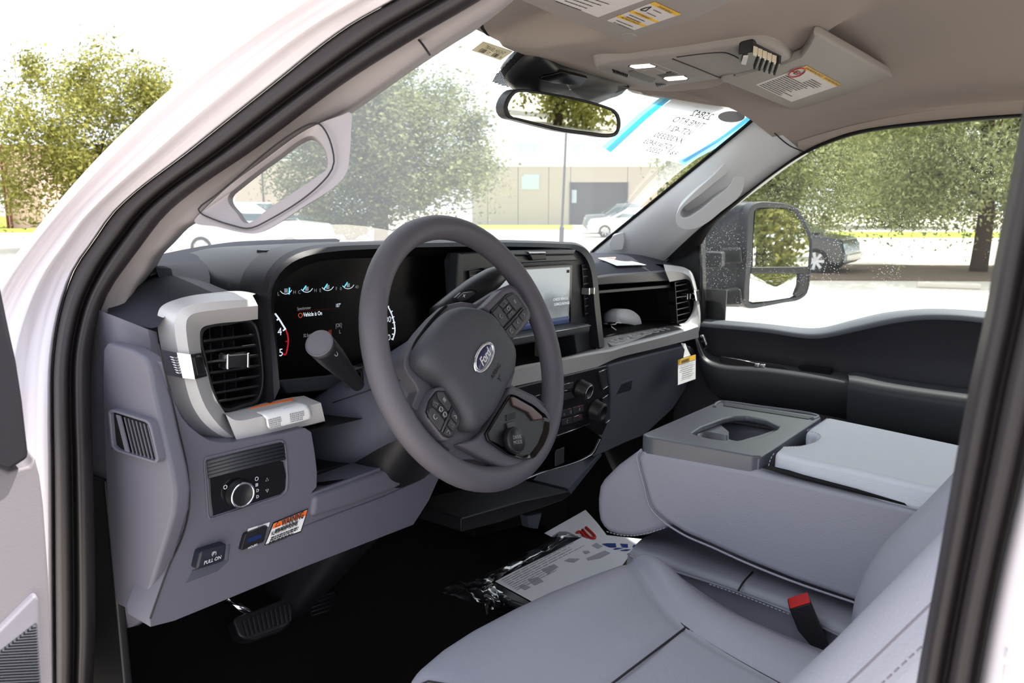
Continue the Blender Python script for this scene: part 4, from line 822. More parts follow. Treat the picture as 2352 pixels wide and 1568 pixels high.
prism('tray_strut', [at(*p, Y=.24) for p in ((1210, 1185), (1245, 1178), (1236, 1215), (1215, 1212))], (0, .02, 0), 'slate_plastic', DB, bevel=.002)
# --- driver knee panel
kn_pl = (V((-.768, .094, -.12)), V((.05, 1, .05)))
def kz(px, py, d=0): return at(px, py, pl=(kn_pl[0]+V((0, -d, 0)), kn_pl[1]))
kpn = [(345, 1440), (343, 1417), (386, 1296), (416, 1230), (432, 1165), (429, 1090), (408, 1000), (391, 925), (372, 835), (376, 830), (391, 886), (403, 926), (417, 956), (436, 979), (460, 998), (481, 1011), (509, 1017), (546, 1015), (640, 997), (702, 983), (716, 992), (724, 1040), (729, 1085), (728, 1118), (716, 1132), (905, 1062), (990, 1030), (1012, 1090), (985, 1150), (950, 1205), (700, 1302), (500, 1385), (400, 1426)]
KP = prism('knee_panel', [kz(*p) for p in kpn], (0, .05, 0), 'grey_plastic', DB, bevel=.005, seg=3)
prism('knee_ledge', [kz(*p, .006) for p in ((722, 1140), (800, 1112), (905, 1072), (985, 1044), (990, 1062), (950, 1100), (900, 1128), (800, 1165), (716, 1190))], (0, .02, 0), 'grey_plastic', KP, bevel=.008, seg=4)
tube('panel_crease', [kz(*p, .0005) for p in ((640, 1232), (740, 1192), (880, 1140), (960, 1104))], .0007, 'slate_plastic', KP, n=5)
tube('panel_seam', [kz(*p, .001) for p in ((364, 790), (385, 880), (410, 985), (432, 1090), (434, 1168), (418, 1234), (388, 1300), (345, 1420))], .0012, 'seam', KP, n=6, res=30)
# open cubby right of the switch panel
cbx = [kz(*p, -.004) for p in ((716, 990), (900, 945), (990, 1030), (905, 1066), (728, 1120), (727, 1060))]
cub = loft('open_cubby', [cbx+[cbx[0]], [p+V((0, .13, -.01)) for p in cbx+[cbx[0]]]], 'black_matte', DB, n=30, smooth_rail=False); prism('cubby_back', [p+V((0, .13, -.01)) for p in cbx], (0, .004, 0), 'black_matte', cub, smooth=False)
prism('cubby_shelf', [kz(*p, -.05) for p in ((730, 1080), (900, 1040), (905, 1052), (730, 1096))], (0, .05, .0), 'black_plastic', cub, bevel=.002)
# headlamp switch panel
so_ = [(468, 1062), (472, 1050), (640, 1010), (654, 1010), (659, 1030), (664, 1100), (662, 1128), (648, 1142), (484, 1196), (477, 1190)]
si_ = [(472, 1062), (476, 1054), (640, 1015), (650, 1015), (655, 1032), (659, 1100), (657, 1126), (646, 1137), (486, 1190), (481, 1186)]
LS = ring('light_switch', [kz(*p, .002) for p in so_], [kz(*p, .002) for p in si_], (0, .01, 0), 'grey_plastic', DB, n=60, bevel=.001)
prism('switch_back', [kz(*p, -.001) for p in si_], (0, .004, 0), 'black_gloss', LS, smooth=False)
for k in range(5): tube('upper_rib', [kz(474+k*.8, 1062+k*8, .0), kz(562+k*.6, 1040+k*8, .0005), kz(650+k*1, 1019+k*8, .0)], .0028, 'charcoal', LS, n=6)
prism('switch_face', [kz(*p, .001) for p in ((480, 1098), (640, 1058), (652, 1060), (658, 1090), (656, 1124), (645, 1135), (488, 1186), (483, 1150))], (0, .003, 0), 'black_gloss', LS, bevel=.0015)
na = V((-.05, -1, -.05)).normalized(); kc = kz(547, 1131, .001)
kk = lathe('rotary_knob', kc, na, [(.0175, 0), (.0175, .002), (.0160, .004), (.0156, .0095), (.0150, .0105), (.0138, .0105), (.0136, .0098), (.0001, .0098)], 'black_plastic', LS, 36)
u_ = na.orthogonal().normalized(); w_ = na.cross(u_)
tube('knob_ring', [kc+na*.0103+(u_*math.cos(a)+w_*math.sin(a))*.0146 for a in [i*math.pi/18 for i in range(36)]], .0015, 'chrome', kk, n=8, closed=True)
LSW = (((589, 1099), 'ring'), ((589, 1113), 'bars'), ((590, 1126), 'lamp'), ((590, 1140), 'lamp'), ((613, 1101), 'up'), ((613, 1126), 'down'), ((517, 1118), 'ring'))
box('indicator', kz(579, 1130, .002), (.004, .001, .0015), 'lit_amber', LS, bevel=0)
# parking brake release
PR = prism('brake_release', [kz(*p, .012) for p in ((461, 1266), (522, 1247), (517, 1288), (451, 1309))], (0, .02, 0), mat('navy_plastic', (30, 34, 46), .4), DB, bevel=.003)
prism('release_recess', [kz(*p, .0008) for p in ((440, 1310), (520, 1286), (524, 1250), (530, 1250), (524, 1290), (500, 1312), (425, 1340))], (0, .004, 0), 'slate_plastic', PR, bevel=.001)
text('lettering', 'PULL ON', kz(487, 1286, .0125), XD, V((0, 0, 1)), .0058, 'white_print', PR, 'CENTER', shear=.3, sx=.95); text('symbol', '(P)', kz(491, 1270, .0125), XD, V((0, 0, 1)), .0056, 'white_print', PR, 'CENTER')
# ================================================================ steering wheel, column, pedals
WC = V((-.4285, -.0348, .0423)); TAU = .3583; WN = V((0, -math.cos(TAU), math.sin(TAU))); WU = V((1, 0, 0)); WV = WN.cross(WU)
def wp(px, py, d=0.0): return at(px, py, pl=(WC+WN*d, WN))
def w1_(pts): return [(900+a/5.6, 640+b/5.6) for a, b in pts]
def w2_(pts): return [(900+a/5.226, 860+b/5.226) for a, b in pts]
SW = thing('steering_wheel', 'dark grey steering wheel with oval blue badge, turned to the left', 'steering wheel', WC)
tube('rim', [WC+(WU*math.cos(a)+WV*math.sin(a))*.1775 for a in [i*2*math.pi/72 for i in range(72)]], .0172, 'wheel_skin', SW, n=18, closed=True)
def dome(name, outl, hs, m, parent, n=56, smooth=True, ctr=None):
    o = resample([wp(*p, .022)-WN*.022 for p in outl], n, smooth, True); c = wp(*ctr) if ctr else sum(o, V())/n
    rails = [[c+(p-c)*s+WN*h for p in o] for s, h in hs]
    vs_ = [p for r in rails for p in r]+[c+WN*hs[-1][1]]; fs = []
    for a in range(len(rails)-1):
        for i in range(n): fs.append((a*n+i, a*n+(i+1) % n, (a+1)*n+(i+1) % n, (a+1)*n+i))
    k = (len(rails)-1)*n
    for i in range(n): fs.append((k+i, k+(i+1) % n, len(vs_)-1))
    return mk(name, vs_, fs, m, parent)
# backing and spokes
back = w1_([(720, 330), (560, 470), (400, 650), (260, 840), (170, 1010), (160, 1120), (210, 1230), (300, 1350), (340, 1440)])+w2_([(240, 380), (330, 450), (380, 560), (470, 680), (560, 790), (700, 910), (700, 960), (760, 1040), (1000, 1020), (1300, 1120), (1400, 1130), (1600, 1130), (1760, 1040), (1880, 880), (1950, 700), (1950, 500), (1830, 340), (1720, 250), (1440, 120)])+w1_([(1590, 1200), (1600, 900), (1540, 800), (1700, 640), (1810, 480), (1780, 360), (1620, 110), (1520, 70), (1380, 130), (1080, 320), (900, 290)])
prism('hub_back', [wp(*p, .0) for p in back], -WN*.02, 'wheel_skin', SW, bevel=.004, seg=3)
dome('airbag_cover', w1_([(340, 960), (400, 800), (560, 580), (740, 400), (860, 345), (1000, 350), (1160, 380), (1270, 430), (1420, 620), (1540, 800), (1590, 920), (1590, 1080), (1560, 1260), (1480, 1400)])+w2_([(1220, 480), (1080, 640), (990, 690), (910, 640), (860, 520), (760, 330), (620, 130)])+w1_([(640, 1340), (500, 1240), (350, 1080)]), [(.965, .002), (.985, .011), (.975, .021), (.9, .030), (.75, .034), (.55, .037), (.3, .038), (.1, .038)], 'airbag_skin', SW)
tube('cover_groove', [wp(*p, .003) for p in w1_([(700, 350), (560, 480), (400, 680), (290, 860), (270, 1010), (310, 1130), (480, 1270), (560, 1350)])], .0022, 'black_matte', SW, n=6, res=30)
# badge
bc = wp(*w1_([(1178, 1012)])[0], .0385); bu = (wp(*w1_([(1285, 840)])[0], .0385)-wp(*w1_([(1075, 1180)])[0], .0385)); bl = bu.length/2; bu = bu.normalized(); bv = WN.cross(bu)
bp = wp(*w1_([(1050, 940)])[0], .0385); bs = bl*.44
BD = lathe('badge', bc, WN, [(.001, 0), (.001, .001)], 'badge_blue', SW, 4)
def oval(r, h): return [bc+bu*math.cos(a)*bl*r+bv*math.sin(a)*bs*r+WN*h for a in [i*2*math.pi/48 for i in range(48)]]
loft('badge_face', [oval(1.0, -.004), oval(1.0, .001), oval(.9, .0018), oval(.5, .0022), oval(.02, .0023)], 'badge_blue', BD, n=48, closed=True)
tube('badge_ring', oval(.97, .001), .0018, 'chrome', BD, n=8, closed=True); tube('badge_ring', oval(.86, .0020), .0006, 'chrome', BD, n=6, closed=True)
text('badge_script', 'Ford', bc-bu*bl*.02+WN*.0022-bv*bs*.04, bu, bv, bs*1.25, 'silver', BD, 'CENTER', shear=.35, sx=.92, ext=.0003, bold=.0002)
text('lettering', 'AIRBAG', wp(*w1_([(1330, 1190)])[0], .037), bu, bv, .0085, 'black_matte', SW, 'CENTER', lift=.0012); text('symbol', "Y'", wp(*w1_([(1385, 1290)])[0], .036), bu, bv, .012, 'black_matte', SW, 'CENTER', lift=.0012)
# right spoke pod with buttons
pod = prism('button_pod', [wp(*p, .0185) for p in w1_([(1170, 370), (1290, 260), (1430, 130), (1520, 95), (1600, 120), (1760, 350), (1800, 440), (1790, 520), (1700, 640), (1560, 790), (1450, 660), (1290, 440)])], -WN*.028, 'wheel_skin', SW, bevel=.005, seg=3)
pd = prism('pod_face', [wp(*p, .0200) for p in w1_([(1270, 400), (1480, 190), (1560, 170), (1620, 210), (1740, 380), (1750, 460), (1690, 560), (1540, 780), (1440, 640)])], -WN*.006, 'black_plastic', pod, bevel=.0015)
def icon(kind, c, u, v, r, m, parent, n_):
    """small printed mark: outline of a triangle, ring, bars, chevron"""
    c = V(c)+n_*.0006; t_ = r*.13
    if kind == 'ring': return tube('symbol', [c+(u*math.cos(a)+v*math.sin(a))*r*.7 for a in [i*math.pi/8 for i in range(16)]], t_, m, parent, n=4, closed=True)
    if kind == 'up': return tube('symbol', [c+v*r*.7, c-u*r*.6-v*r*.5, c+u*r*.6-v*r*.5], t_, m, parent, n=4, closed=True)
    if kind == 'down': return tube('symbol', [c-v*r*.7, c-u*r*.6+v*r*.5, c+u*r*.6+v*r*.5], t_, m, parent, n=4, closed=True)
    if kind == 'arc': return tube('symbol', [c+(u*math.cos(a)+v*math.sin(a))*r*.7 for a in [.6+i*.36 for i in range(14)]], t_, m, parent, n=4)
    if kind == 'left': return tube('symbol', [c+u*r*.4+v*r*.6, c-u*r*.4, c+u*r*.4-v*r*.6], t_, m, parent, n=4)
    if kind == 'right': return tube('symbol', [c-u*r*.4+v*r*.6, c+u*r*.4, c-u*r*.4-v*r*.6], t_, m, parent, n=4)
    if kind == 'lamp': return tube('symbol', [c-u*r*.2+v*r*.6, c+u*r*.5+v*r*.4, c+u*r*.7, c+u*r*.5-v*r*.4, c-u*r*.2-v*r*.6], t_, m, parent, n=4, closed=True)
    vs_ = []; fs = []
    for k in (-1, 0, 1):
        b = len(vs_); o_ = c+v*k*r*.45; vs_ += [o_-u*r*.6-v*t_, o_+u*r*.6-v*t_, o_+u*r*.6+v*t_, o_-u*r*.6+v*t_]; fs.append((b, b+1, b+2, b+3))
    return mk('symbol', vs_, fs, m, parent, smooth=False)
def btn(q, conv, parent, s=None, pos=None, h=.0215, size=.0042):
    o = [wp(*p, h) for p in conv(q)]; c = sum(o, V())/len(o)
    b = prism('button', rounded([c+(p-c)*.95 for p in o], .0015, 2), -WN*.004, 'button', parent, bevel=.0006)
    if s: icon(s, c, bu, bv, size, 'grey_print', b, WN)
for q, s in (([(1290, 435), (1375, 340), (1505, 525), (1430, 625)], 'arc'), ([(1380, 335), (1455, 245), (1510, 300), (1435, 385)], 'up'), ([(1435, 395), (1515, 310), (1550, 375), (1480, 455)], 'ring'), ([(1485, 460), (1560, 380), (1600, 430), (1515, 520)], 'down'), ([(1465, 240), (1570, 185), (1680, 330), (1605, 420)], 'bars'), ([(1635, 470), (1700, 380), (1730, 420), (1735, 490), (1690, 545)], 'right'), ([(1545, 575), (1630, 480), (1690, 555), (1605, 655)], 'left'), ([(1460, 665), (1540, 580), (1600, 665), (1525, 765)], 'arc')):
    btn(q, w1_, pd, s)
tube('pod_divider', [wp(*p, .0215) for p in w1_([(1445, 645), (1690, 370)])], .0012, 'charcoal', pd, n=6)
# left spoke pod
pod = prism('button_pod', [wp(*p, .0185) for p in w2_([(420, 420), (460, 300), (540, 150), (640, 130), (720, 300), (840, 480), (830, 580), (740, 760), (690, 800), (620, 770), (430, 520)])], -WN*.028, 'wheel_skin', SW, bevel=.005, seg=3)
pd = prism('pod_face', [wp(*p, .0200) for p in w2_([(430, 430), (470, 300), (545, 190), (640, 190), (820, 510), (740, 740), (690, 760), (630, 740), (450, 510)])], -WN*.006, 'black_plastic', pod, bevel=.0015)
for q, s in (([(545, 200), (620, 200), (720, 370), (690, 450), (560, 290)], 'bars'), ([(500, 290), (570, 345), (545, 420), (490, 370)], 'up'), ([(575, 365), (625, 410), (600, 465), (550, 425)], 'ring'), ([(630, 425), (670, 470), (640, 535), (600, 485)], 'ring'), ([(455, 400), (490, 385), (640, 560), (590, 680), (480, 550), (450, 470)], 'arc'), ([(735, 410), (810, 510), (785, 590), (710, 500)], 'right'), ([(705, 520), (775, 610), (745, 690), (670, 600)], 'up'), ([(660, 620), (735, 710), (690, 745), (620, 705)], 'down')): btn(q, w2_, pd, s)
tube('pod_divider', [wp(*p, .0215) for p in w2_([(725, 390), (600, 690)])], .0016, 'charcoal', pd, n=6)
# bottom spoke with drive mode knob
fo = w2_([(1130, 700), (1420, 230), (1480, 240), (1700, 360), (1850, 480), (1900, 560), (1890, 700), (1830, 850), (1720, 1000), (1560, 1010), (1400, 960), (1150, 790)])
fi = w2_([(1160, 700), (1430, 260), (1480, 265), (1690, 385), (1800, 480), (1830, 540), (1810, 680), (1750, 830), (1660, 950), (1580, 970), (1440, 920), (1180, 780)])
bo_ = prism('lower_spoke', [wp(*p, .0125) for p in w2_([(800, 830), (1000, 770), (1130, 660), (1430, 130), (1720, 260), (1860, 400), (1930, 520), (1930, 680), (1860, 880), (1740, 1040), (1600, 1115), (1400, 1115), (1300, 1090), (1050, 970)])], -WN*.024, 'wheel_skin', SW, bevel=.005, seg=3)
ring('spoke_frame', [wp(*p, .0185) for p in fo], [wp(*p, .0130) for p in fi], -WN*.004, 'black_gloss', bo_, n=60, bevel=.001)
prism('spoke_recess', [wp(*p, .0132) for p in fi], -WN*.002, 'black_plastic', bo_, smooth=False)
prism('gloss_strip', [wp(*p, .0170) for p in w2_([(1440, 265), (1480, 270), (1690, 390), (1800, 490), (1815, 530), (1710, 545), (1640, 450), (1470, 370)])], -WN*.004, mat('gloss_reflection', (84, 62, 64), .25), bo_, bevel=.001)  # brown reflection on the glossy trim painted in as its colour
kc2 = wp(*w2_([(1430, 800)])[0], .0135); km = lathe('mode_knob', kc2, WN, [(.0185, 0), (.0185, .009), (.0175, .011), (.0001, .0112)], 'black_plastic', bo_, 28)
tube('knob_ring', [kc2+WN*.0105+(WU*math.cos(a)+WV*math.sin(a))*.0168 for a in [i*math.pi/14 for i in range(28)]], .0007, 'charcoal', km, n=5, closed=True)
xa, ya = (wp(1180, 1008)-wp(1166, 1010)), (wp(1170, 1000)-wp(1172, 1014))
text('lettering', 'DRIVE', kc2+WN*.0113+ya.normalized()*.0035, xa, ya, .0068, 'grey_print', km, 'CENTER'); text('lettering', 'MODE', kc2+WN*.0113-ya.normalized()*.0035, xa, ya, .0068, 'grey_print', km, 'CENTER')
box('rocker_button', wp(*w2_([(1430, 610)])[0], .0155), (.016, .010, .004), 'button', bo_, (WU, WV, WN), bevel=.001)
for k in range(3): tube('recess_rib', [wp(*p, .0145) for p in w2_([(1380, 490+k*26), (1480, 460+k*26)])], .0010, 'charcoal', bo_, n=5)
# --- column
SC = thing('steering_column', 'slate grey steering column shroud behind the wheel', 'steering column', WC-WN*.1)
ax = -WN
def sect(d, a, b, dz=0): return [WC+ax*d+WU*a*math.copysign(abs(math.cos(t))**.7, math.cos(t))+WV*(b*math.copysign(abs(math.sin(t))**.7, math.sin(t))+dz) for t in [i*2*math.pi/40 for i in range(40)]]
loft('shroud', [sect(.03, .03, .03), sect(.035, .075, .055, -.01), sect(.05, .088, .062, -.018), sect(.12, .095, .066, -.034), sect(.22, .10, .07, -.052), sect(.3, .10, .07, -.06)], 'slate_plastic', SC, n=40, closed=True)
tube('shroud_seam', [sect(d, .0955, .066, -.034)[19] for d in (.05, .09, .13, .2)], .0009, 'seam', SC, n=5)
loft('lower_shroud', [sect(.12, .07, .06, -.06), sect(.24, .075, .08, -.12), sect(.4, .06, .08, -.2), sect(.55, .05, .07, -.28)], 'black_plastic', SC, n=40, closed=True)
# indicator stalk
s0, s1 = at(822, 884, Y=.055), at(733, 788, Y=.005); sd_ = (s1-s0)
sk = tube('stalk', [s0, s0.lerp(s1, .25), s0.lerp(s1, .55), s0.lerp(s1, .8), s1], [.0085, .0105, .0135, .0162, .0168], 'black_plastic', SC, n=20, res=12)
lathe('stalk_cap', s1, sd_, [(.0168, -.002), (.0170, .0), (.0158, .0015), (.0157, .0006), (.0150, .0006), (.0001, .0010)], 'wheel_skin', sk, 28)
ring('stalk_boot', [at(*p, Y=.05) for p in ((806, 852), (834, 842), (838, 888), (812, 895))], [at(*p, Y=.05) for p in ((812, 860), (829, 854), (832, 882), (816, 888))], (0, .02, 0), 'black_plastic', SC, n=24, bevel=.002)
# column shift lever
g0, g1 = at(1000, 722, Y=.045), at(1150, 628, Y=.045)
sl2 = tube('shift_lever', [g0, g0.lerp(g1, .35), g0.lerp(g1, .75), g1, g1+(g1-g0)*.12], [.012, .0165, .0195, .0185, .010], 'black_plastic', SC, n=18, res=14)
bpz = prism('shift_button', [at(*p, Y=.024) for p in w1_([(850, 250), (920, 185), (1050, 165), (1080, 190), (960, 280), (880, 295)])], (0, .01, 0), 'button', sl2, bevel=.0015); text('symbol', '+', at(*w1_([(928, 222)])[0], Y=.0235), (.8, -.2, .5), (-.5, 0, .8), .012, 'white_print', bpz, 'CENTER')
tube('button_groove', [at(*p, Y=.0235) for p in w1_([(820, 250), (920, 165), (1060, 140), (1100, 180)])], .0009, 'black_matte', bpz, n=5, res=14)
# --- pedals
BP = thing('brake_pedal', 'ribbed black rubber brake pedal on a chrome arm', 'pedal', at(605, 1415, Y=.33))
pp_ = (at(605, 1415, Y=.33), V((0, -.8, .6)))
prism('pedal_pad', rounded([at(*p, pl=pp_) for p in ((536, 1425), (541, 1416), (655, 1371), (665, 1374), (676, 1395), (668, 1432), (655, 1442), (582, 1468), (560, 1466), (548, 1458))], .012), (0, .02, -.016), 'black_plastic', BP, bevel=.004, seg=3)
for k in range(11):
    u = k/10; a, b = (556+u*104, 1425-u*40), (566+u*98, 1462-u*34); p, q = at(*a, pl=pp_), at(*b, pl=pp_)
    prism('rib', [p, q, q+(V((.0035, 0, 0))), p+V((.0035, 0, 0))], V((0, -.8, .6))*.003, 'rubber', BP, bevel=.0008)
tube('pedal_arm', [at(520, 1378, Y=.36), at(560, 1400, Y=.345), at(600, 1425, Y=.35)], .007, 'chrome', BP, n=10)
tube('pedal_lever', [at(500, 1360, Y=.37)+V((0, .02, .12)), at(520, 1372, Y=.365)], .008, 'black_plastic', BP, n=8)
AP = thing('accelerator_pedal', 'black accelerator pedal deep in the footwell', 'pedal', at(745, 1390, Y=.42))
prism('pedal_pad', [at(*p, Y=.42) for p in ((705, 1380), (770, 1358), (780, 1400), (718, 1420))], (0, .015, 0), 'black_plastic', AP, bevel=.003)
for k in range(4): tube('rib', [at(708+k*4, 1388+k*8, Y=.418), at(772+k*2, 1366+k*9, Y=.418)], .0016, 'rubber', AP, n=5)
tube('pedal_arm', [at(745, 1365, Y=.43), at(755, 1300, Y=.47)], .008, 'black_plastic', AP, n=8)

for p, k_ in CLIM: icon(k_, kq(*c8([p])[0], .0042), XD, V((0, .0, 1)), .0042, 'grey_print', CP, V((0, -1, 0)))
for p, k_ in LSW: icon(k_, kz(*p, .0016), XD, ZD, .0032, 'white_print', LS, V((0, -1, 0)))
icon('lamp', at(771, 812, Y=-.0035), V((.5, -.2, -.8)).normalized(), V((.6, 0, .5)).normalized(), .004, 'grey_print', sk, V((0, -1, 0)))
# ================================================================ seats and centre console
def cn(pts): return [(1340+a/3.7333, 880+b/3.7333) for a, b in pts]
def s2_(pts): return [(1400+a/3.92, 1180+b/3.92) for a, b in pts]
def stitches(name, pts, m, parent, step=.0065, ln=.0040, r=.0007):
    L = sum((b-a).length for a, b in zip(pts, pts[1:])); n = max(2, int(L/step)); q = resample(pts, n*3, True); vs_ = []; fs = []
    for i in range(n):
        a = q[i*3]; b = q[min(i*3+2, len(q)-1)]; d = (b-a)*.9; u = d.orthogonal().normalized()*r; w = d.normalized().cross(u); k = len(vs_)
        vs_ += [a+u, a+w, a-u, a-w, a+d+u, a+d+w, a+d-u, a+d-w]; fs += [(k, k+1, k+5, k+4), (k+1, k+2, k+6, k+5), (k+2, k+3, k+7, k+6), (k+3, k, k+4, k+7)]
    o = mk(name, vs_, fs, m, parent, smooth=False); o['kind'] = 'stuff'; return o
DS = thing('driver_seat', 'light grey leather driver seat in the foreground', 'seat', (-.43, -.42, -.6))
def lin(t, pts):
    for (a, x), (b, y) in zip(pts, pts[1:]):
        if t <= b: u = (t-a)/(b-a); u = max(0, u); return x*(1-u)+y*u
    return pts[-1][1]
def sm_(t, pts):
    p = resample([V((a, b, 0)) for a, b in pts], 60); 
    return lin(t, [(q.x, q.y) for q in p])
YF = [(a, b+.036) for a, b in [(-.70, -.172), (-.684, -.159), (-.65, -.141), (-.6, -.132), (-.547, -.130), (-.47, -.136), (-.405, -.146), (-.33, -.164), (-.25, -.19), (-.18, -.225)]]
XIR = [(0, -.235), (.12, -.262), (.3, -.33), (.42, -.366), (.75, -.425), (1, -.46)]
XOR = [(0, -.20), (.1, -.185), (.3, -.182), (.6, -.195), (1, -.20)]
XIL = [(0, -.69), (.2, -.66), (.5, -.615), (1, -.60)]
def cush(u, v):
    xl2, xi, xj, xr2 = -.715, sm_(v, XIL), sm_(v, XIR), sm_(v, XOR)
    if u < .18: t = u/.18; x = xl2+(xi-xl2)*t; z = -.296+.026*math.sin(math.pi*min(1, t))**.8*min(1, v*3)-.05*max(0, 1-t*3)**2
    elif u < .74: t = (u-.18)/.56; x = xi+(xj-xi)*t; z = -.292-.004*math.sin(math.pi*t)
    else: t = (u-.74)/.26; x = xj+(xr2-xj)*t; z = -.292+.016*math.sin(math.pi*min(1, t/.5))**.8*min(1, .25+v*3)*(t < .5)-.062*max(0, (t-.25)/.75)**1.6
    yf = lin(x, YF); y = yf*(1-v)+(-.66)*v
    d = max(0, yf-y); z += -.085*max(0, 1-d/.055)**2.2+.017*math.exp(-((d-.08)/.07)**2)
    sy = .335+.06*(x+.35)*-1*.2
    dd = abs(y-(-.335+(x+.351)*-.075)); z -= .0035*math.exp(-(dd/.006)**2)*(1 if .18 < u < .74 else 0)
    if abs(u-.74) < .02 and v > .02: z -= .002
    return V((x, y, z))
NU, NV = 64, 70; vs_ = []; fs = []
for j in range(NV):
    for i in range(NU): vs_.append(cush(i/(NU-1), (j/(NV-1))**1.25))
for j in range(NV-1):
    for i in range(NU-1): fs.append((j*NU+i, j*NU+i+1, (j+1)*NU+i+1, (j+1)*NU+i))
b0_ = len(vs_)
edge = [j*NU for j in range(NV-1, -1, -1)]+list(range(1, NU))+[j*NU+NU-1 for j in range(1, NV)]
for e_ in edge: p = vs_[e_]; vs_.append(V((p.x*.98-.009, p.y-.01, -.47)))
for k in range(len(edge)-1): fs.append((edge[k], edge[k+1], b0_+k+1, b0_+k))
cu = mk('cushion', vs_, fs, 'leather', DS)
tube('seam', [cush(.185+i*.0555/1.0*.99, 0).lerp(cush(.185, 0), 0) if False else V((x, -.335+(x+.351)*-.075, -.2945)) for i, x in enumerate([-.60, -.52, -.44, -.40, -.37, -.355])], .0014, 'seam', cu, n=6, res=16)
tube('seam', [cush(.74, v)+V((0, 0, .0006)) for v in [.03+.9*i/20 for i in range(21)]], .0010, 'seam', cu, n=6)
tube('seam', [cush(.18, v)+V((0, 0, .0006)) for v in [.02+.9*i/20 for i in range(21)]], .0010, 'seam', cu, n=6)
# backrest
def ycr(z): return -.518-(max(z, -.21)+.198)*.62-max(0, z+.0)*.0
prof = [(-.70, -.16), (-.708, -.10), (-.698, -.045), (-.672, -.008), (-.64, .0), (-.61, -.012), (-.57, -.036), (-.50, -.046), (-.43, -.048), (-.36, -.046), (-.31, -.034), (-.275, -.008), (-.24, .0), (-.205, -.012), (-.18, -.05), (-.172, -.10), (-.18, -.17)]
zs = [-.36, -.30, -.24, -.18, -.1, 0, .1, .2, .28, .32, .335]
rails = []
for z in zs:
    k = 1 if z < .25 else (.97 if z < .3 else (.9 if z < .33 else .75)); r = []
    wid = 1 if z > -.15 else 1-(-.15-z)*.25
    for x, d in prof:
        xx = -.44+(x+.44)*k*wid; r.append(V((xx, ycr(z)+d*(1.0 if z < .3 else 1.1)+(0 if z < .28 else -.03*(z-.28)/.05), z)))
    rails.append(r)
bk_ = loft('backrest', rails, 'leather', DS, n=60, across=50)
sp_ = [V((-.70, ycr(z)-.035, z)) for z in (-.32, -.25, -.18, -.1, 0, .1, .2, .27)]
tube('seam', [p+V((-.0008, .012, 0)) for p in sp_], .0009, 'thread_dark', bk_, n=6, res=30); stitches('stitching', [p+V((-.0022, -.004, 0)) for p in sp_], 'thread_dark', bk_, .0075, .004, .0008)
hr = dict(c=V((-.43, -.80, .43)))
def hsec(z, a, b): return [V((-.43+a*math.copysign(abs(math.cos(t))**.6, math.cos(t)), -.80-(z-.43)*.2+b*math.copysign(abs(math.sin(t))**.6, math.sin(t)), z)) for t in [i*2*math.pi/28 for i in range(28)]]
loft('headrest', [hsec(.345, .05, .02), hsec(.35, .10, .04), hsec(.38, .125, .055), hsec(.43, .13, .06), hsec(.47, .12, .05), hsec(.49, .08, .03)], 'leather', DS, n=28, closed=True, cap=True)
for s in (-1, 1): tube('headrest_post', [V((-.43+s*.07, -.77, .30)), V((-.43+s*.07, -.785, .37))], .006, 'chrome', DS, n=8)
# --- centre seat folded into a console
CC = thing('centre_console', 'folded centre seat console with black cup holder tray and padded armrest', 'console', (0, -.4, -.6))
ZT = -.115
side = [at(*p, X=-.150) for p in cn([(455, 640), (470, 590), (520, 575), (1490, 745), (2240, 925), (3000, 1100), (3000, 2000), (2400, 1900), (1800, 1690), (1400, 1530), (1100, 1395), (860, 1290), (700, 1190), (590, 1090), (555, 1020), (520, 900)])]
prism('seat_back', side, (.034, 0, 0), 'leather', CC, bevel=.014, seg=4, angle=40)
prism('seat_back_core', [V((-.125, -.17, -.20)), V((-.125, -.80, -.20)), V((-.125, -.80, -.30)), V((-.125, -.26, -.27)), V((-.125, -.19, -.24))], (.30, 0, 0), 'leather', CC, bevel=.01)
prism('seat_back_side', [V((.15, -.15, -.15)), V((.15, -.80, -.15)), V((.15, -.80, -.30)), V((.15, -.26, -.27)), V((.15, -.17, -.22))], (.025, 0, 0), 'leather', CC, bevel=.01)
prism('lid_gap', [at(*p, X=-.1535) for p in cn([(1525, 724), (1900, 815), (2300, 914), (2900, 1062), (2900, 1082), (2300, 932), (1900, 832)])], (.02, 0, 0), 'black_matte', CC, smooth=False)
stitches('stitching', [at(*p, X=-.1515) for p in cn([(700, 1205), (860, 1300), (1100, 1408), (1400, 1545), (1800, 1705), (2350, 1890)])], 'thread', CC, .006, .004)
tube('piping', [at(*p, X=-.1505) for p in cn([(500, 565), (460, 610), (470, 690), (520, 880), (570, 1060), (650, 1155), (860, 1298), (1100, 1404), (1400, 1540), (1800, 1700), (2400, 1905)])], .0018, 'leather', CC, n=8, res=50)
fe = [at(*p, X=-.135) for p in cn([(500, 560), (430, 600), (280, 710), (160, 830), (125, 890), (110, 1000), (112, 1100), (125, 1180), (160, 1240), (210, 1285), (300, 1315), (420, 1328), (540, 1310), (680, 1260), (800, 1200)])]
prism('seat_back_end', fe, (.30, 0, 0), 'leather', CC, bevel=.012, seg=4, angle=40)
stitches('stitching', [at(*p, X=-.137) for p in cn([(200, 1270), (300, 1298), (420, 1306), (540, 1286), (700, 1238)])], 'thread', CC, .006, .004)
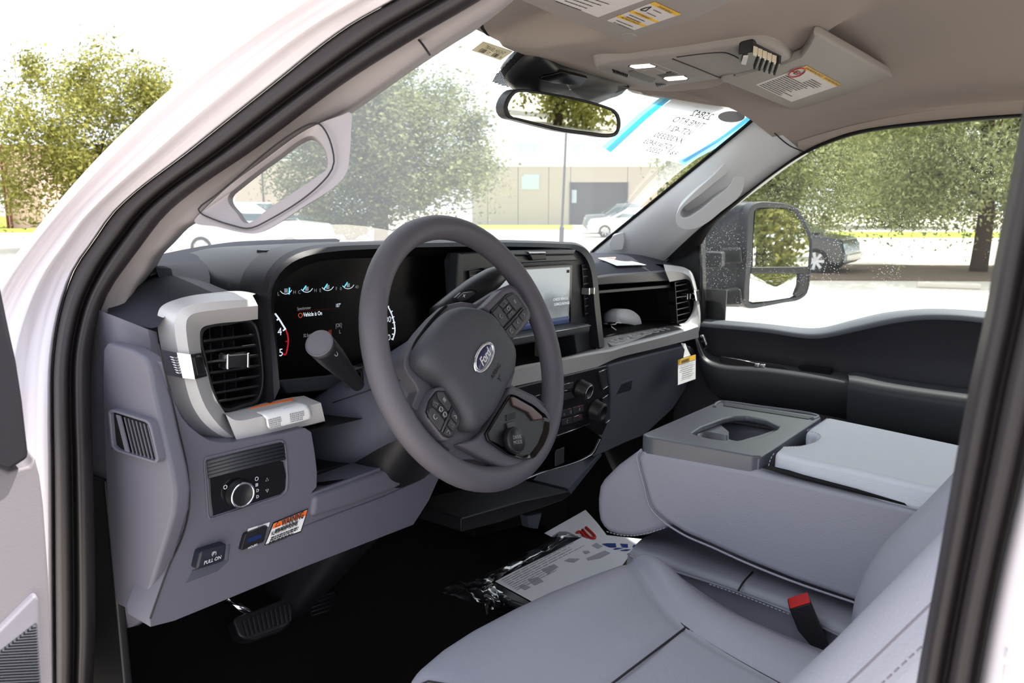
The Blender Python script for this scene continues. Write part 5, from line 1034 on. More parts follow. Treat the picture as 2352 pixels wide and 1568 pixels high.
# tray
tx0, tx1, ty0, ty1 = -.148, .180, -.152, -.346
outer = rounded([V((tx0, ty0, ZT)), V((tx1, ty0, ZT)), V((tx1, ty1, ZT)), V((tx0, ty1, ZT))], .012)
hc_ = [(-.068, -.243, .034), (.062, -.268, .048)]
from_hole = []
wl_ = at(*cn([(930, 420)])[0], Z=ZT); 
well = [at(*p, Z=ZT) for p in cn([(930, 425), (1010, 370), (1200, 300), (1290, 280), (1400, 280), (1560, 310), (1680, 365), (1660, 395), (1540, 450), (1420, 490), (1300, 503), (1180, 498), (1030, 465)])]
TR = ring('cup_holder_tray', outer, well, (0, 0, -.034), 'tray_top', CC, n=72, bevel=.003, dinner=(0, 0, -.010))
box('tray_skirt', ((tx0+tx1)/2, ty1+.004, ZT-.018), (tx1-tx0-.01, .006, .030), 'tray_top', TR, bevel=.002); 
zf = ZT-.010; c1_ = [at(*p, Z=zf) for p in cn([(1180, 345), (1260, 322), (1400, 320), (1540, 345), (1640, 385), (1560, 430), (1440, 465), (1300, 495), (1230, 470), (1245, 420)])]
c2_ = [at(*p, Z=zf) for p in cn([(975, 440), (1060, 415), (1160, 430), (1240, 450), (1230, 490), (1080, 475)])]
fl = [V((p.x, p.y, zf-.0001)) for p in resample(well, 64, True, True)]
tf = prism('tray_floor', fl, (0, 0, -.062), 'tray_top', TR, smooth=False)
cuts = []
for cc3 in (c1_, c2_):
    q3 = [V((p.x, p.y, zf+.01)) for p in resample(cc3, 40, True, True)]; cx = sum(q3, V())/40
    cuts.append(loft('cutter', [q3, [cx+(p-cx)*.9+V((0, 0, -.062)) for p in q3]], 'black_plastic', None, n=40, closed=True, cap=True))
    md = tf.modifiers.new('cut', 'BOOLEAN'); md.object = cuts[-1]; md.operation = 'DIFFERENCE'; md.solver = 'EXACT'
dg = bpy.context.evaluated_depsgraph_get(); nm2 = bpy.data.meshes.new_from_object(tf.evaluated_get(dg)); tf.modifiers.clear(); tf.data = nm2
for c in cuts: bpy.data.objects.remove(c)
prism('pen_slot', [at(*p, Z=ZT+.001) for p in cn([(1200, 165), (1980, 285), (1930, 305), (1200, 190)])], (0, 0, -.002), 'black_plastic', TR, smooth=False)
tube('tray_lip', [at(*p, Z=ZT) for p in cn([(1125, 205), (1130, 185), (1180, 160), (1500, 200), (2010, 280), (1960, 310)])], .003, 'tray_top', TR, n=8, res=40)
# armrest lid
at_ = [at(*p, Z=-.108) for p in cn([(2085, 285), (2500, 370), (3292, 530)])]
arm = cn([(1575, 700), (1600, 620), (1640, 585), (1700, 530), (1850, 525), (1960, 495), (2005, 460), (1990, 430), (1905, 405), (1930, 385), (2085, 285), (2500, 370), (3400, 560), (3600, 960), (2950, 880), (2350, 740), (1900, 650)])
za = -.108
top_ = [at(*p, Z=za) for p in arm[2:]]
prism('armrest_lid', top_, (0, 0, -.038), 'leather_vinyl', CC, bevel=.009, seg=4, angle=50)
prism('armrest_base', [V((-.145, -.352, -.149)), V((.14, -.352, -.149)), V((.10, -.8, -.149)), V((-.15, -.8, -.149))], (0, 0, -.006), 'black_plastic', CC, bevel=.002)
stitches('stitching', [at(*p, Z=-.1045) for p in cn([(2090, 300), (1950, 390), (1920, 405), (2010, 430), (2030, 465), (1960, 510), (1850, 540), (1710, 545)])], 'thread', CC, .005, .003, .0006); stitches('stitching', [at(*p, X=-.138) for p in cn([(1635, 600), (1605, 650), (1588, 710)])], 'thread', CC, .005, .003, .0006)
# --- centre seat cushion
CQ = thing('jump_seat', 'grey leather centre seat cushion under the folded console', 'seat', (0, -.35, -.6))
n1 = [at(*p, Z=-.335) for p in s2_([(160, 402), (195, 420), (330, 465), (600, 560), (900, 655), (1160, 740), (1620, 925), (2140, 1165), (2500, 1320)])]
n2 = [at(*p, Z=-.318) for p in s2_([(185, 345), (240, 385), (400, 430), (640, 515), (920, 605), (1180, 695), (1640, 870), (2160, 1120), (2520, 1280)])]
n3 = [at(*p, Z=-.312) for p in s2_([(260, 250), (380, 270), (540, 320), (760, 400), (1040, 490), (1280, 570), (1740, 740), (2220, 960), (2580, 1120)])]
n4 = [at(*p, Z=-.330) for p in s2_([(420, 160), (520, 170), (700, 210), (900, 290), (1160, 370), (1400, 450), (1840, 600), (2320, 800), (2680, 960)])]
n0 = [V((p.x-.004, p.y, -.45)) for p in n1]; n5 = [V((p.x+.25, p.y, p.z)) for p in n4]
loft('cushion', [n0, n1, n2, n3, n4, n5], 'leather', CQ, n=60, across=24)
mk('cushion_front', [n0[0], n1[0], n2[0], n3[0], n4[0], n5[0], n5[0]+V((0, 0, -.12))], [(0, 1, 2, 3, 4, 5, 6)], 'leather', CQ)
tube('piping', [a.lerp(b, .5)+V((-.002, 0, .003)) for a, b in zip(n1, n2)], .0020, 'leather', CQ, n=8, res=50)
stitches('stitching', [at(*p, Z=-.318) for p in s2_([(900, 632), (1160, 722), (1620, 902)])], 'thread', CQ, .006, .004)
tube('seam', [at(*p, Z=-.3115) for p in s2_([(1160, 690), (1200, 620), (1290, 520)])], .0014, 'seam', CQ, n=6, res=10)
# --- seat belt buckle
BK = thing('seat_belt_buckle', 'black seat belt buckle with red release strip', 'buckle', at(1890, 1490, X=-.2))
f4 = [at(*p, X=-.215) for p in s2_([(1614, 850), (1806, 796), (1990, 1225), (2010, 1300), (1900, 1330), (1840, 1225), (1700, 1060)])]
prism('buckle_body', f4, (.028, .012, 0), 'black_plastic', BK, bevel=.003, seg=3)
prism('release_button', [at(*p, X=-.2155) for p in s2_([(1622, 842), (1806, 786), (1812, 800), (1630, 856)])], (.026, .011, 0), 'red_gloss', BK, bevel=.0008)
prism('buckle_strap', [at(*p, X=-.208) for p in s2_([(1850, 1230), (2000, 1225), (2200, 1600), (2040, 1620)])], (.012, .004, 0), 'black_matte', BK, bevel=.001); tube('buckle_cable', [at(*p, X=-.216) for p in s2_([(1860, 1250), (1910, 1340), (1980, 1450)])], .0016, 'satin_chrome', BK, n=6)
# ================================================================ overhead: visors, console, mirror
def o2(pts): return [(1100+a/4.704, b/4.704) for a, b in pts]
def o3_(pts): return [(1350+a/3.136, 60+b/3.136) for a, b in pts]
def r3(pts): return [(1552+a/2.8, b/2.8) for a, b in pts]
def plate(name, q, pl, m, parent, th=.0006, up=V((0, 0, 1))): return prism(name, [at(*p, pl=pl) for p in q], up*th, m, parent, smooth=False)
# --- driver visor
VL = thing('sun_visor', 'driver side sun visor with large white notice and yellow warning label', 'sun visor', (-.4, -.2, .48), 'pair of sun visors')
vpl = (V((-.194, -.137, .480)), V((0, .20, 1)))
vb = prism('visor_panel', [at(*p, pl=vpl) for p in ((1140, -25), (1191, 2), (1261, 32), (1330, 60), (1400, 86), (1419, 89), (1440, 92), (1464, 85), (1520, 68), (1600, 43), (1680, 5), (1740, -60), (1400, -160), (1200, -80))], (0, 0, .016), 'headliner_hard', VL, bevel=.005, seg=3)
prism('visor_clip', rounded([at(*p, pl=(vpl[0]-V((0, 0, .001)), vpl[1])) for p in ((1424, 86), (1430, 78), (1452, 77), (1464, 84), (1458, 92), (1442, 99), (1432, 97))], .004), (0, 0, .012), 'headliner_hard', VL, bevel=.002)
lp = (vpl[0]-V((0, 0, .0008)), vpl[1])
lb = plate('notice_label', o2([(600, -90), (820, 0), (1285, 187), (1790, 0), (1400, -200)]), lp, 'label_white', VL)
def plin(q00, q10, q11, n, pl, m, parent, seed=1, fill=.4):
    a, b, c = at(*q00, pl=pl), at(*q10, pl=pl), at(*q11, pl=pl)      # upper left, upper right, lower left
    return lines('small_print', a, b-a, a-c, (b-a).length, (c-a).length, n, m, parent, seed=seed, fill=fill, lift=.0008)
for k in range(5):
    a = at(*o2([(850+k*95, 5-k*8)])[0], pl=lp); 
    b = at(*o2([(1200+k*60, 130-k*22)])[0], pl=lp); lines('small_print', a, b-a, V((0, 0, 1)).cross(b-a)*-1, (b-a).length*.95, .005, 1, 'dark_print', lb, seed=k, lift=.0008)
yl = plate('warning_label', o2([(1385, 225), (1680, 325), (2180, 155), (1900, 25)]), lp, 'label_white', VL)
lp2 = (lp[0]-V((0, 0, .0006)), lp[1])
for q in ([(1850, 45), (1900, 25), (2180, 155), (2135, 175)], [(1625, 135), (1665, 115), (1950, 235), (1915, 245)], [(1485, 185), (1520, 165), (1815, 280), (1780, 292)]): plate('yellow_band', o2(q), lp2, 'label_yellow', yl)
for (a, b), s in ((((1935, 70), (2080, 140)), 'WARNING'), (((1690, 135), (1880, 220)), 'AVERTISSEMENT'), (((1540, 185), (1750, 272)), 'ADVERTENCIA')):
    p, q = at(*o2([a])[0], pl=(lp2[0]-V((0, 0, .0008)), lp2[1])), at(*o2([b])[0], pl=(lp2[0]-V((0, 0, .0008)), lp2[1])); d = q-p
    text('lettering', s, p, d, V((0, 0, 1)).cross(d)*-1, .0075, 'dark_print', yl, sx=d.length/(len(s)*.0050), lift=.0)
for k, (a, b) in enumerate((((1500, 215), (1700, 295)), ((1470, 235), (1660, 312)), ((1640, 155), (1840, 240)), ((1610, 175), (1800, 255)), ((1830, 130), (1930, 175)), ((1900, 100), (2010, 150)))):
    p, q = at(*o2([a])[0], pl=lp2), at(*o2([b])[0], pl=lp2); d = q-p; lines('small_print', p, d, V((0, 0, 1)).cross(d)*-1, d.length, .004, 1, 'dark_print', yl, seed=k+3, lift=.0006)
tube('pictogram', [at(*p, pl=lp2) for p in o2([(1745, 105), (1800, 85), (1860, 75), (1800, 120), (1750, 110)])], .0008, 'dark_print', yl, n=5)
# --- passenger visor
VR = thing('sun_visor', 'passenger side sun visor with white and yellow airbag label', 'sun visor', (.4, -.2, .47), 'pair of sun visors')
rpl = (V((.194, -.137, .480)), V((0, .21, 1)))
prism('visor_panel', [at(*p, pl=rpl) for p in r3([(285, 515), (330, 540), (480, 600), (640, 665), (740, 705), (800, 725), (850, 720), (925, 708), (965, 712), (1150, 650), (1360, 580), (1400, 555), (1412, 520), (1390, 488), (1200, 380), (1000, 270), (930, 230), (885, 226), (850, 300), (800, 370), (700, 410), (560, 445), (400, 488)])], (0, 0, .016), 'headliner_hard', VR, bevel=.005, seg=3)
prism('visor_clip', rounded([at(*p, pl=(rpl[0]-V((0, 0, .002)), rpl[1])) for p in r3([(290, 512), (330, 500), (375, 498), (360, 520), (310, 535)])], .004), (0, 0, .012), 'headliner_hard', VR, bevel=.002)
lp = (rpl[0]-V((0, 0, .0008)), rpl[1]); lp2 = (lp[0]-V((0, 0, .0006)), lp[1]); lp3 = (lp[0]-V((0, 0, .0014)), lp[1])
al = plate('airbag_label', r3([(515, 545), (745, 655), (1065, 545), (840, 423)]), lp, 'label_white', VR)
plate('yellow_band', r3([(815, 438), (840, 423), (1065, 545), (1032, 556)]), lp2, 'label_yellow', al)
p, q = at(*r3([(835, 436)])[0], pl=lp3), at(*r3([(1045, 548)])[0], pl=lp3); d = q-p
text('lettering', 'WARNING  WARNING', p, d, V((0, 0, 1)).cross(d)*-1, .0105, 'dark_print', al, sx=d.length/.104, lift=0)
rc = at(*r3([(780, 468)])[0], pl=lp3); ru, rv = at(*r3([(833, 455)])[0], pl=lp3)-rc, at(*r3([(785, 442)])[0], pl=lp3)-rc
tube('prohibition_ring', [rc+ru*math.cos(a)+rv*math.sin(a) for a in [i*math.pi/14 for i in range(28)]], .0012, 'red_print', al, n=6, closed=True); tube('prohibition_bar', [rc-ru*.7+rv*.7, rc+ru*.7-rv*.7], .0009, 'red_print', al, n=5)
tube('pictogram', [rc+ru*.4, rc+rv*.5, rc-ru*.4, rc-rv*.4, rc+ru*.3-rv*.2], .0007, 'dark_print', al, n=5)
E_ = [(u, v) for u in (0,) for v in (0,)]
lq = [at(*p, pl=lp2) for p in r3([(515, 545), (745, 655), (1065, 545), (840, 423)])]
def LQ(u, v): return lq[0]*(1-u)*(1-v)+lq[1]*u*(1-v)+lq[2]*u*v+lq[3]*(1-u)*v
for k in range(15):
    v = .06+k*.052; u0 = .06+(0.40 if v > .62 else 0); p, q = LQ(u0, v), LQ(.9, v); d = q-p
    lines('small_print', p, d, V((0, 0, 1)).cross(d)*-1, d.length*(.75+.25*random.random()), .0045, 1, 'dark_print', al, seed=k+20, lift=.0006, fill=.55)
# --- headliner bulge that carries the console
OC = thing('overhead_console', 'taupe overhead console with two lit map lamps and bare connector', 'overhead console', (0, -.08, .48))
opl = (V((0, -.085, .4755)), V((0, .21, 1)))
def oq(p, d=0): return at(*o3_([p])[0], pl=(opl[0]-V((0, 0, d)), opl[1]))
base = [(60, 292), (75, 275), (120, 258), (400, 215), (700, 178), (950, 140), (1150, 112), (1240, 108), (1300, 118), (1470, 225), (1488, 245), (1470, 268), (1380, 298), (1180, 332), (960, 366), (760, 395), (580, 420), (510, 446), (480, 446), (300, 395), (110, 330), (70, 310)]
ob = [oq(p) for p in base]; oc = sum(ob, V())/len(ob)
nb = resample(ob, 72, True, True)
loft('console_shell', [[V((oc.x+(p.x-oc.x)*1.03, oc.y+(p.y-oc.y)*1.04, p.z+.016)) for p in nb], [V((oc.x+(p.x-oc.x)*1.012, oc.y+(p.y-oc.y)*1.012, p.z+.004)) for p in nb], nb, [oc+(p-oc)*.97-V((0, 0, .003)) for p in nb], [oc+(p-oc)*.5-V((0, 0, .003)) for p in nb], [oc+(p-oc)*.02-V((0, 0, .003)) for p in nb]], 'headliner_hard', OC, n=72, closed=True)
lpn = prism('lamp_panel', [oq(p, .004) for p in ((250, 292), (300, 275), (430, 262), (480, 270), (760, 384), (700, 398), (560, 398), (400, 345))], (0, 0, .004), 'headliner_hard', OC, bevel=.0012)
for q in ([(300, 294), (310, 286), (445, 276), (490, 292), (480, 298), (345, 309)], [(545, 380), (555, 372), (690, 362), (720, 378), (710, 386), (580, 397)]):
    c_ = sum((oq(p, .0045) for p in q), V())/len(q); prism('lamp_surround', [c_+(oq(p, .0045)-c_)*1.14 for p in q], (0, 0, .002), 'black_plastic', lpn, bevel=.0005); prism('lamp_lens', [oq(p, .0052) for p in q], (0, 0, .002), 'lamp_lens', lpn, bevel=.0005)
for q in ([(395, 325), (480, 306), (570, 340), (480, 356)], [(485, 350), (600, 332), (650, 352), (530, 372)]): prism('lamp_switch', [oq(p, .0055) for p in q], (0, 0, .003), 'headliner_hard' if q[0][0] < 400 else 'black_plastic', lpn, bevel=.001)
mp = prism('sensor_panel', [oq(p, .0042) for p in ((290, 330), (330, 318), (500, 378), (470, 405), (440, 408), (300, 362))], (0, 0, .003), mat('smoked', (70, 62, 60), .3), OC, bevel=.001)
for k in range(9): tube('speaker_slit', [oq((180+k*13, 312+k*4.5), .0035), oq((186+k*12, 334+k*4.0), .0035)], .0012, 'black_matte', OC, n=5)
for k in range(6): tube('speaker_slit', [oq((490+k*13, 412+k*1.5), .0035), oq((500+k*12, 434-k*3), .0035)], .0009, 'seam', OC, n=5)
for q in ([(610, 235), (780, 302), (945, 370)], [(945, 370), (1100, 346), (1225, 322)], [(640, 222), (860, 195), (980, 190), (1040, 208), (1090, 235)]): tube('seam', [oq(p, .0034) for p in q], .0011, 'seam', OC, n=6, res=16)
# connector strip hanging from the opened pocket
cn_ = prism('connector', [oq(p, .018) for p in ((1085, 205), (1185, 185), (1390, 280), (1340, 345), (1190, 290), (1150, 290), (1090, 265))], (0, 0, .02), 'black_plastic', OC, bevel=.002)
for k in range(5): prism('connector_clip', [oq(p, .021) for p in ((1225+k*34, 218+k*14), (1240+k*34, 222+k*14), (1205+k*36, 315+k*11), (1192+k*36, 310+k*11))], (0, 0, .014), 'black_matte', cn_, bevel=.001)
for k in range(5): prism('connector_pin', [oq(p, .0205) for p in ((1190+k*34, 195+k*15), (1222+k*34, 206+k*15), (1215+k*34, 225+k*14), (1188+k*34, 212+k*14))], (0, 0, .012), 'label_cream', cn_, bevel=.001)
prism('white_tag', [oq(p, .022) for p in ((1120, 225), (1155, 222), (1140, 280), (1105, 275))], (0, 0, .003), 'label_white', cn_, smooth=False)
# --- mirror
MR = thing('rear_view_mirror', 'rear view mirror with rounded black frame reflecting trees', 'mirror', at(1290, 257, X=-.07))
MNv = V((-.30, -.945, -.103)).normalized(); mpl = (at(1290, 257, X=-.07), MNv)
mo = [at(*p, pl=mpl) for p in o2([(268, 1160), (300, 1060), (375, 978), (450, 962), (620, 980), (800, 1008), (1000, 1045), (1200, 1090), (1380, 1145), (1470, 1185), (1520, 1245), (1537, 1350), (1505, 1450), (1440, 1482), (1180, 1458), (900, 1420), (640, 1358), (420, 1300), (320, 1272), (278, 1220)])]
mi = [at(*p, pl=mpl) for p in o2([(318, 1160), (355, 1065), (410, 1005), (470, 994), (620, 1008), (800, 1034), (1000, 1072), (1200, 1120), (1370, 1172), (1445, 1206), (1488, 1262), (1500, 1350), (1485, 1420), (1440, 1440), (1180, 1420), (900, 1383), (640, 1325), (430, 1272), (355, 1252), (325, 1205)])]
ring('mirror_frame', mo, mi, -MNv*.025, 'black_plastic', MR, n=80, smooth_rail=True, bevel=.003, seg=3, dinner=-MNv*.004)
nm = resample(mi, 80, True, True); mk('mirror_glass', [p-MNv*.003 for p in nm], [tuple(range(80))], 'mirror', MR, smooth=False, solid=.001)
cm = sum(nm, V())/80; no_ = resample(mo, 80, True, True)
loft('mirror_shell', [[p-MNv*.02 for p in no_], [cm+(p-cm)*.9-MNv*.04 for p in no_], [cm+(p-cm)*.5-MNv*.055 for p in no_], [cm+(p-cm)*.05-MNv*.058 for p in no_]], 'black_plastic', MR, n=80, closed=True)
tube('mirror_stem', [cm-MNv*.05, cm-MNv*.07+V((.0, .02, .04)), V((cm.x*.4, .13, .455))], .010, 'black_plastic', MR, n=10, res=10)
# --- camera housing on the glass
def wsg(off): return lambda P: (P.z+off)-(.493-.04*P.x**2-(P.y-yh(P.x))*.577)
HG = thing('sensor_housing', 'black camera housing under the headliner behind the mirror', 'housing', (0, .12, .46))
h1 = [at(*p, pl=wsg(.012)) for p in o2([(600, 560), (900, 660), (1300, 760), (1640, 900), (1560, 985), (1400, 1040), (1260, 1100), (1050, 1050), (700, 1010), (400, 985), (320, 920), (290, 860), (420, 700)])]
c_ = sum(h1, V())/len(h1)
loft('housing_shell', [[p+V((0, .012, .02)) for p in h1], h1, [c_+(p-c_)*.9+V((0, -.006, -.009)) for p in h1], [c_+(p-c_)*.55+V((0, -.010, -.013)) for p in h1], [c_+(p-c_)*.02+V((0, -.010, -.013)) for p in h1]], 'black_plastic', HG, n=52, closed=True, smooth_rail=True)
prism('side_cover', [at(*p, pl=wsg(.03)) for p in o2([(1060, 1050), (1300, 985), (1420, 900), (1640, 955), (1560, 985), (1400, 1040), (1250, 1105)])], (0, .01, .018), 'charcoal', HG, bevel=.003)
prism('sensor_window', [at(*p, pl=wsg(.038)) for p in o2([(660, 860), (700, 830), (900, 780), (1180, 850), (1100, 930), (800, 900)])], (0, .004, .006), 'black_gloss', HG, bevel=.001)
fd = thing('frit_band', 'dotted black print on the glass beside the camera housing', 'frit print', at(1160, 160, pl=wsg(.002)))
fq = o2([(425, 545), (565, 592), (440, 730), (290, 870), (330, 945), (165, 890), (148, 870), (170, 825), (320, 670)])
vs_ = []; fs = []
import itertools
def inpoly(x, y, P):
    r = False
    for (x0, y0), (x1, y1) in zip(P, P[1:]+P[:1]):
        if (y0 > y) != (y1 > y) and x < (x1-x0)*(y-y0)/(y1-y0)+x0: r = not r
    return r
y = 114.0; row = 0
while y < 204:
    x = 1128.0+(row % 2)*1.6
    while x < 1222:
        if inpoly(x, y, fq):
            c_ = at(x, y, pl=wsg(.006)); s_ = .00185; k = len(vs_); vs_ += [c_+V((s_*math.cos(a), s_*math.sin(a)*.87, -s_*math.sin(a)*.5)) for a in [i*math.pi/3 for i in range(6)]]; fs.append(tuple(range(k, k+6)))
        x += 3.2
    y += 2.9; row += 1
fo_ = mk('dot_pattern', vs_, fs, 'black_matte', fd, smooth=False); fo_['kind'] = 'stuff'
prism('frit_corner', [at(*p, pl=wsg(.003)) for p in ((1100, 44), (1107, 46), (1112, 66), (1124, 84), (1116, 80), (1104, 66))], (0, 0, .001), 'black_matte', fd, smooth=False)
mst = bpy.data.materials.new('thin_paper'); mst.use_nodes = True; nt = mst.node_tree; nt.nodes.clear(); o_ = nt.nodes.new('ShaderNodeOutputMaterial'); d_ = nt.nodes.new('ShaderNodeBsdfDiffuse'); t_ = nt.nodes.new('ShaderNodeBsdfTranslucent'); x_ = nt.nodes.new('ShaderNodeMixShader'); x_.inputs[0].default_value = .6
d_.inputs[0].default_value = (.85, .86, .86, 1); t_.inputs[0].default_value = (.9, .92, .92, 1); nt.links.new(d_.outputs[0], x_.inputs[1]); nt.links.new(t_.outputs[0], x_.inputs[2]); nt.links.new(x_.outputs[0], o_.inputs[0]); MATS['thin_paper'] = mst
for nm_, c in (('thin_tape', (70, 190, 235)), ('thin_tape_light', (150, 225, 245)), ('thin_cream', (230, 222, 200))):
    m2_ = mst.copy(); m2_.name = nm_; MATS[nm_] = m2_
    for n_ in m2_.node_tree.nodes:
        if n_.type in ('BSDF_DIFFUSE', 'BSDF_TRANSLUCENT'): n_.inputs[0].default_value = s2l(c)+(1,)
# --- sticker and taped sheet on the windshield
SK = thing('height_sticker', 'small cream travel height sticker stuck high on the windshield', 'sticker', at(1130, 118, pl=wsg(.003)))
sk_ = [at(*p, pl=wsg(.003)) for p in ((1083.6, 116), (1149.6, 138.6), (1178, 118), (1110, 96))]
prism('sticker_sheet', sk_, (0, 0, .0006), 'thin_cream', SK, smooth=False)
sx2, sy2 = (sk_[1]-sk_[0]), (sk_[3]-sk_[0])
def SKp(u, v): return sk_[0]+sx2*u+sy2*v+V((0, -.0005, -.0010))
text('lettering', 'TRAVEL HEIGHT', SKp(.5, .72), sx2, sy2, .0105, 'dark_print', SK, 'CENTER', sx=sx2.length*.78/.088)
for u, s, t_ in ((.24, '10', 'FT'), (.68, '8', 'IN')):
    prism('number_patch', [SKp(u-.10, .14), SKp(u+.10, .14), SKp(u+.10, .5), SKp(u-.10, .5)], (0, 0, .0004), mat('patch_tan', (176, 164, 140), .6), SK, smooth=False)
    text('lettering', s, SKp(u, .32), sx2, sy2, .011, 'dark_print', SK, 'CENTER', lift=.0010); text('lettering', t_, SKp(u+.17, .30), sx2, sy2, .009, 'dark_print', SK, 'CENTER', lift=.0010)
SHT = thing('taped_sheet', 'white printed sheet taped outside the windshield corner with blue tape', 'paper', at(1565, 300, pl=wsg(-.008)))
def tp(px, py, d=-.008): return at(px, py, pl=wsg(d))
def strip(name, q, m, d, parent):
    vs_ = []; fs = []; n_ = 14
    A_ = px2(q[0], n_, False); B_ = px2(q[1], n_, False)
    o = loft(name, [[tp(*p, d) for p in A_], [tp(*p, d) for p in B_]], m, parent, n=n_, across=10)
    for v in o.data.vertices: v.co.z = .493-.04*v.co.x**2-(v.co.y-yh(v.co.x))*.577-d
    return o
strip('sheet', [[(1552, 222), (1480, 275), (1392, 345)], [(1742, 262), (1660, 320), (1570, 378)]], 'thin_paper', -.008, SHT)
strip('tape', [[(1528, 216), (1470, 258), (1382, 338)], [(1540, 216), (1480, 262), (1392, 342)]], 'thin_tape_light', -.0095, SHT); strip('tape', [[(1540, 216), (1480, 262), (1392, 342)], [(1550, 220), (1490, 268), (1402, 350)]], 'thin_tape', -.0095, SHT)
strip('tape', [[(1722, 262), (1660, 310), (1566, 368)], [(1736, 266), (1670, 312), (1574, 372)]], 'thin_tape', -.0095, SHT); strip('tape', [[(1736, 262), (1672, 312), (1556, 368)], [(1746, 270), (1682, 320), (1570, 380)]], 'thin_tape_light', -.0100, SHT)
mk('grey_oval', [tp(1680+31*math.cos(a), 268+13*math.sin(a), -.0072) for a in [i*math.pi/14 for i in range(28)]], [tuple(range(28))], 'grey_print', SHT, smooth=False)
for s, x, y, z in (('25842', 1612, 264, .030), ('TIME RTO', 1582, 281, .026), ('VST-42.1', 1561, 299, .026), ('XX300330', 1537, 316, .025), ('LOT#16403', 1514, 331, .023), ('52320', 1503, 345, .022), ('R&Y', 1543, 351, .022)):
    o = tp(x, y, -.0040); xd = tp(x-20, y-4.6, -.0040)-o; yd = tp(x+14, y-14, -.0040)-o
    to = text('lettering', s, o, xd, yd, z, 'dark_print', SHT, 'CENTER', lift=0, sx=.85)
    for v in to.data.vertices: v.co.z = .493-.04*v.co.x**2-(v.co.y-yh(v.co.x))*.577+.0035
# ================================================================ tow mirror, labels, tags, papers
TM = thing('tow_mirror', 'large black two-pane towing mirror on the passenger door', 'mirror', at(1700, 700, X=.95))
tn = V((-.56, -.83, 0)).normalized(); tpl = (at(1790, 580, X=1.18), tn)
def c6(pts): return [(1552+a/2.8, 440+b/2.8) for a, b in pts]
def tq(p, d=0): return at(*c6([p])[0], pl=(tpl[0]+tn*d, tn))
oo = [tq(p) for p in ((470, 130), (490, 90), (530, 68), (620, 66), (720, 80), (790, 112), (830, 180), (872, 265), (882, 300), (874, 480), (862, 610), (845, 660), (800, 695), (700, 715), (560, 742), (500, 752), (455, 745), (440, 700), (450, 500), (462, 250))]
ring('mirror_frame', oo, [tq(p, -.004) for p in ((505, 150), (510, 118), (540, 106), (620, 104), (715, 108), (760, 124), (805, 190), (848, 270), (862, 305), (856, 480), (845, 600), (825, 650), (780, 678), (700, 692), (560, 716), (500, 722), (475, 712), (470, 680), (490, 480), (500, 250))], -tn*.05, 'charcoal', TM, n=80, smooth_rail=True, bevel=.004, seg=3, dinner=-tn*.012)
gu = [tq(p, -.008) for p in ((512, 115), (620, 108), (715, 112), (758, 128), (803, 195), (845, 272), (858, 305), (854, 482), (700, 484), (494, 486), (498, 300))]
mk('upper_glass', gu, [tuple(range(len(gu)))], 'mirror', TM, smooth=False, solid=.001)
cgl = [tq(p, -.008) for p in ((480, 528), (640, 528), (792, 530), (788, 600), (765, 660), (740, 680), (600, 702), (472, 712), (474, 620))]
cc0 = sum(cgl, V())/len(cgl); nr = resample(cgl, 36, False, True)
loft('lower_glass', [nr]+[[cc0+(p-cc0)*s+tn*h for p in nr] for s, h in ((.75, .0007), (.5, .0012), (.25, .0015), (.02, .0016))], 'mirror', TM, n=36, closed=True)
prism('glass_divider', [tq(p, -.001) for p in ((488, 486), (858, 482), (856, 520), (800, 528), (640, 526), (480, 526))], -tn*.02, 'black_plastic', TM, bevel=.003)
prism('lower_bezel', [tq(p, -.001) for p in ((794, 528), (856, 518), (848, 610), (828, 652), (780, 682), (766, 664), (790, 600))], -tn*.02, 'black_plastic', TM, bevel=.003)
# shell sweeping forward
sh = [p-tn*.045 for p in resample(oo, 60, True, True)]; cs_ = sum(sh, V())/60
fw = V((-.10, .16, 0))
loft('mirror_shell', [sh, [p+fw*.45 for p in sh], [cs_+(p-cs_)*.93+fw*.8 for p in sh], [cs_+(p-cs_)*.6+fw*1.1 for p in sh], [cs_+(p-cs_)*.03+fw*1.15 for p in sh]], 'charcoal', TM, n=60, closed=True)
for y0, y1, yy in ((365, 490, 0), (630, 760, 1)):
    a = [at(*p, X=.88) for p in c6([(184, y0+20), (300, y0+25), (296, y1), (188, y1+5)])]
    prism('mirror_arm', a, (.10, .03, 0), 'charcoal', TM, bevel=.006, seg=3)
    b = [at(*p, X=1.0) for p in c6([(290, y0+2), (420, y0-8), (430, y1-30), (292, y1-25)])]
    prism('arm_sleeve', b, (.12, .06, 0), 'black_plastic', TM, bevel=.008, seg=3)
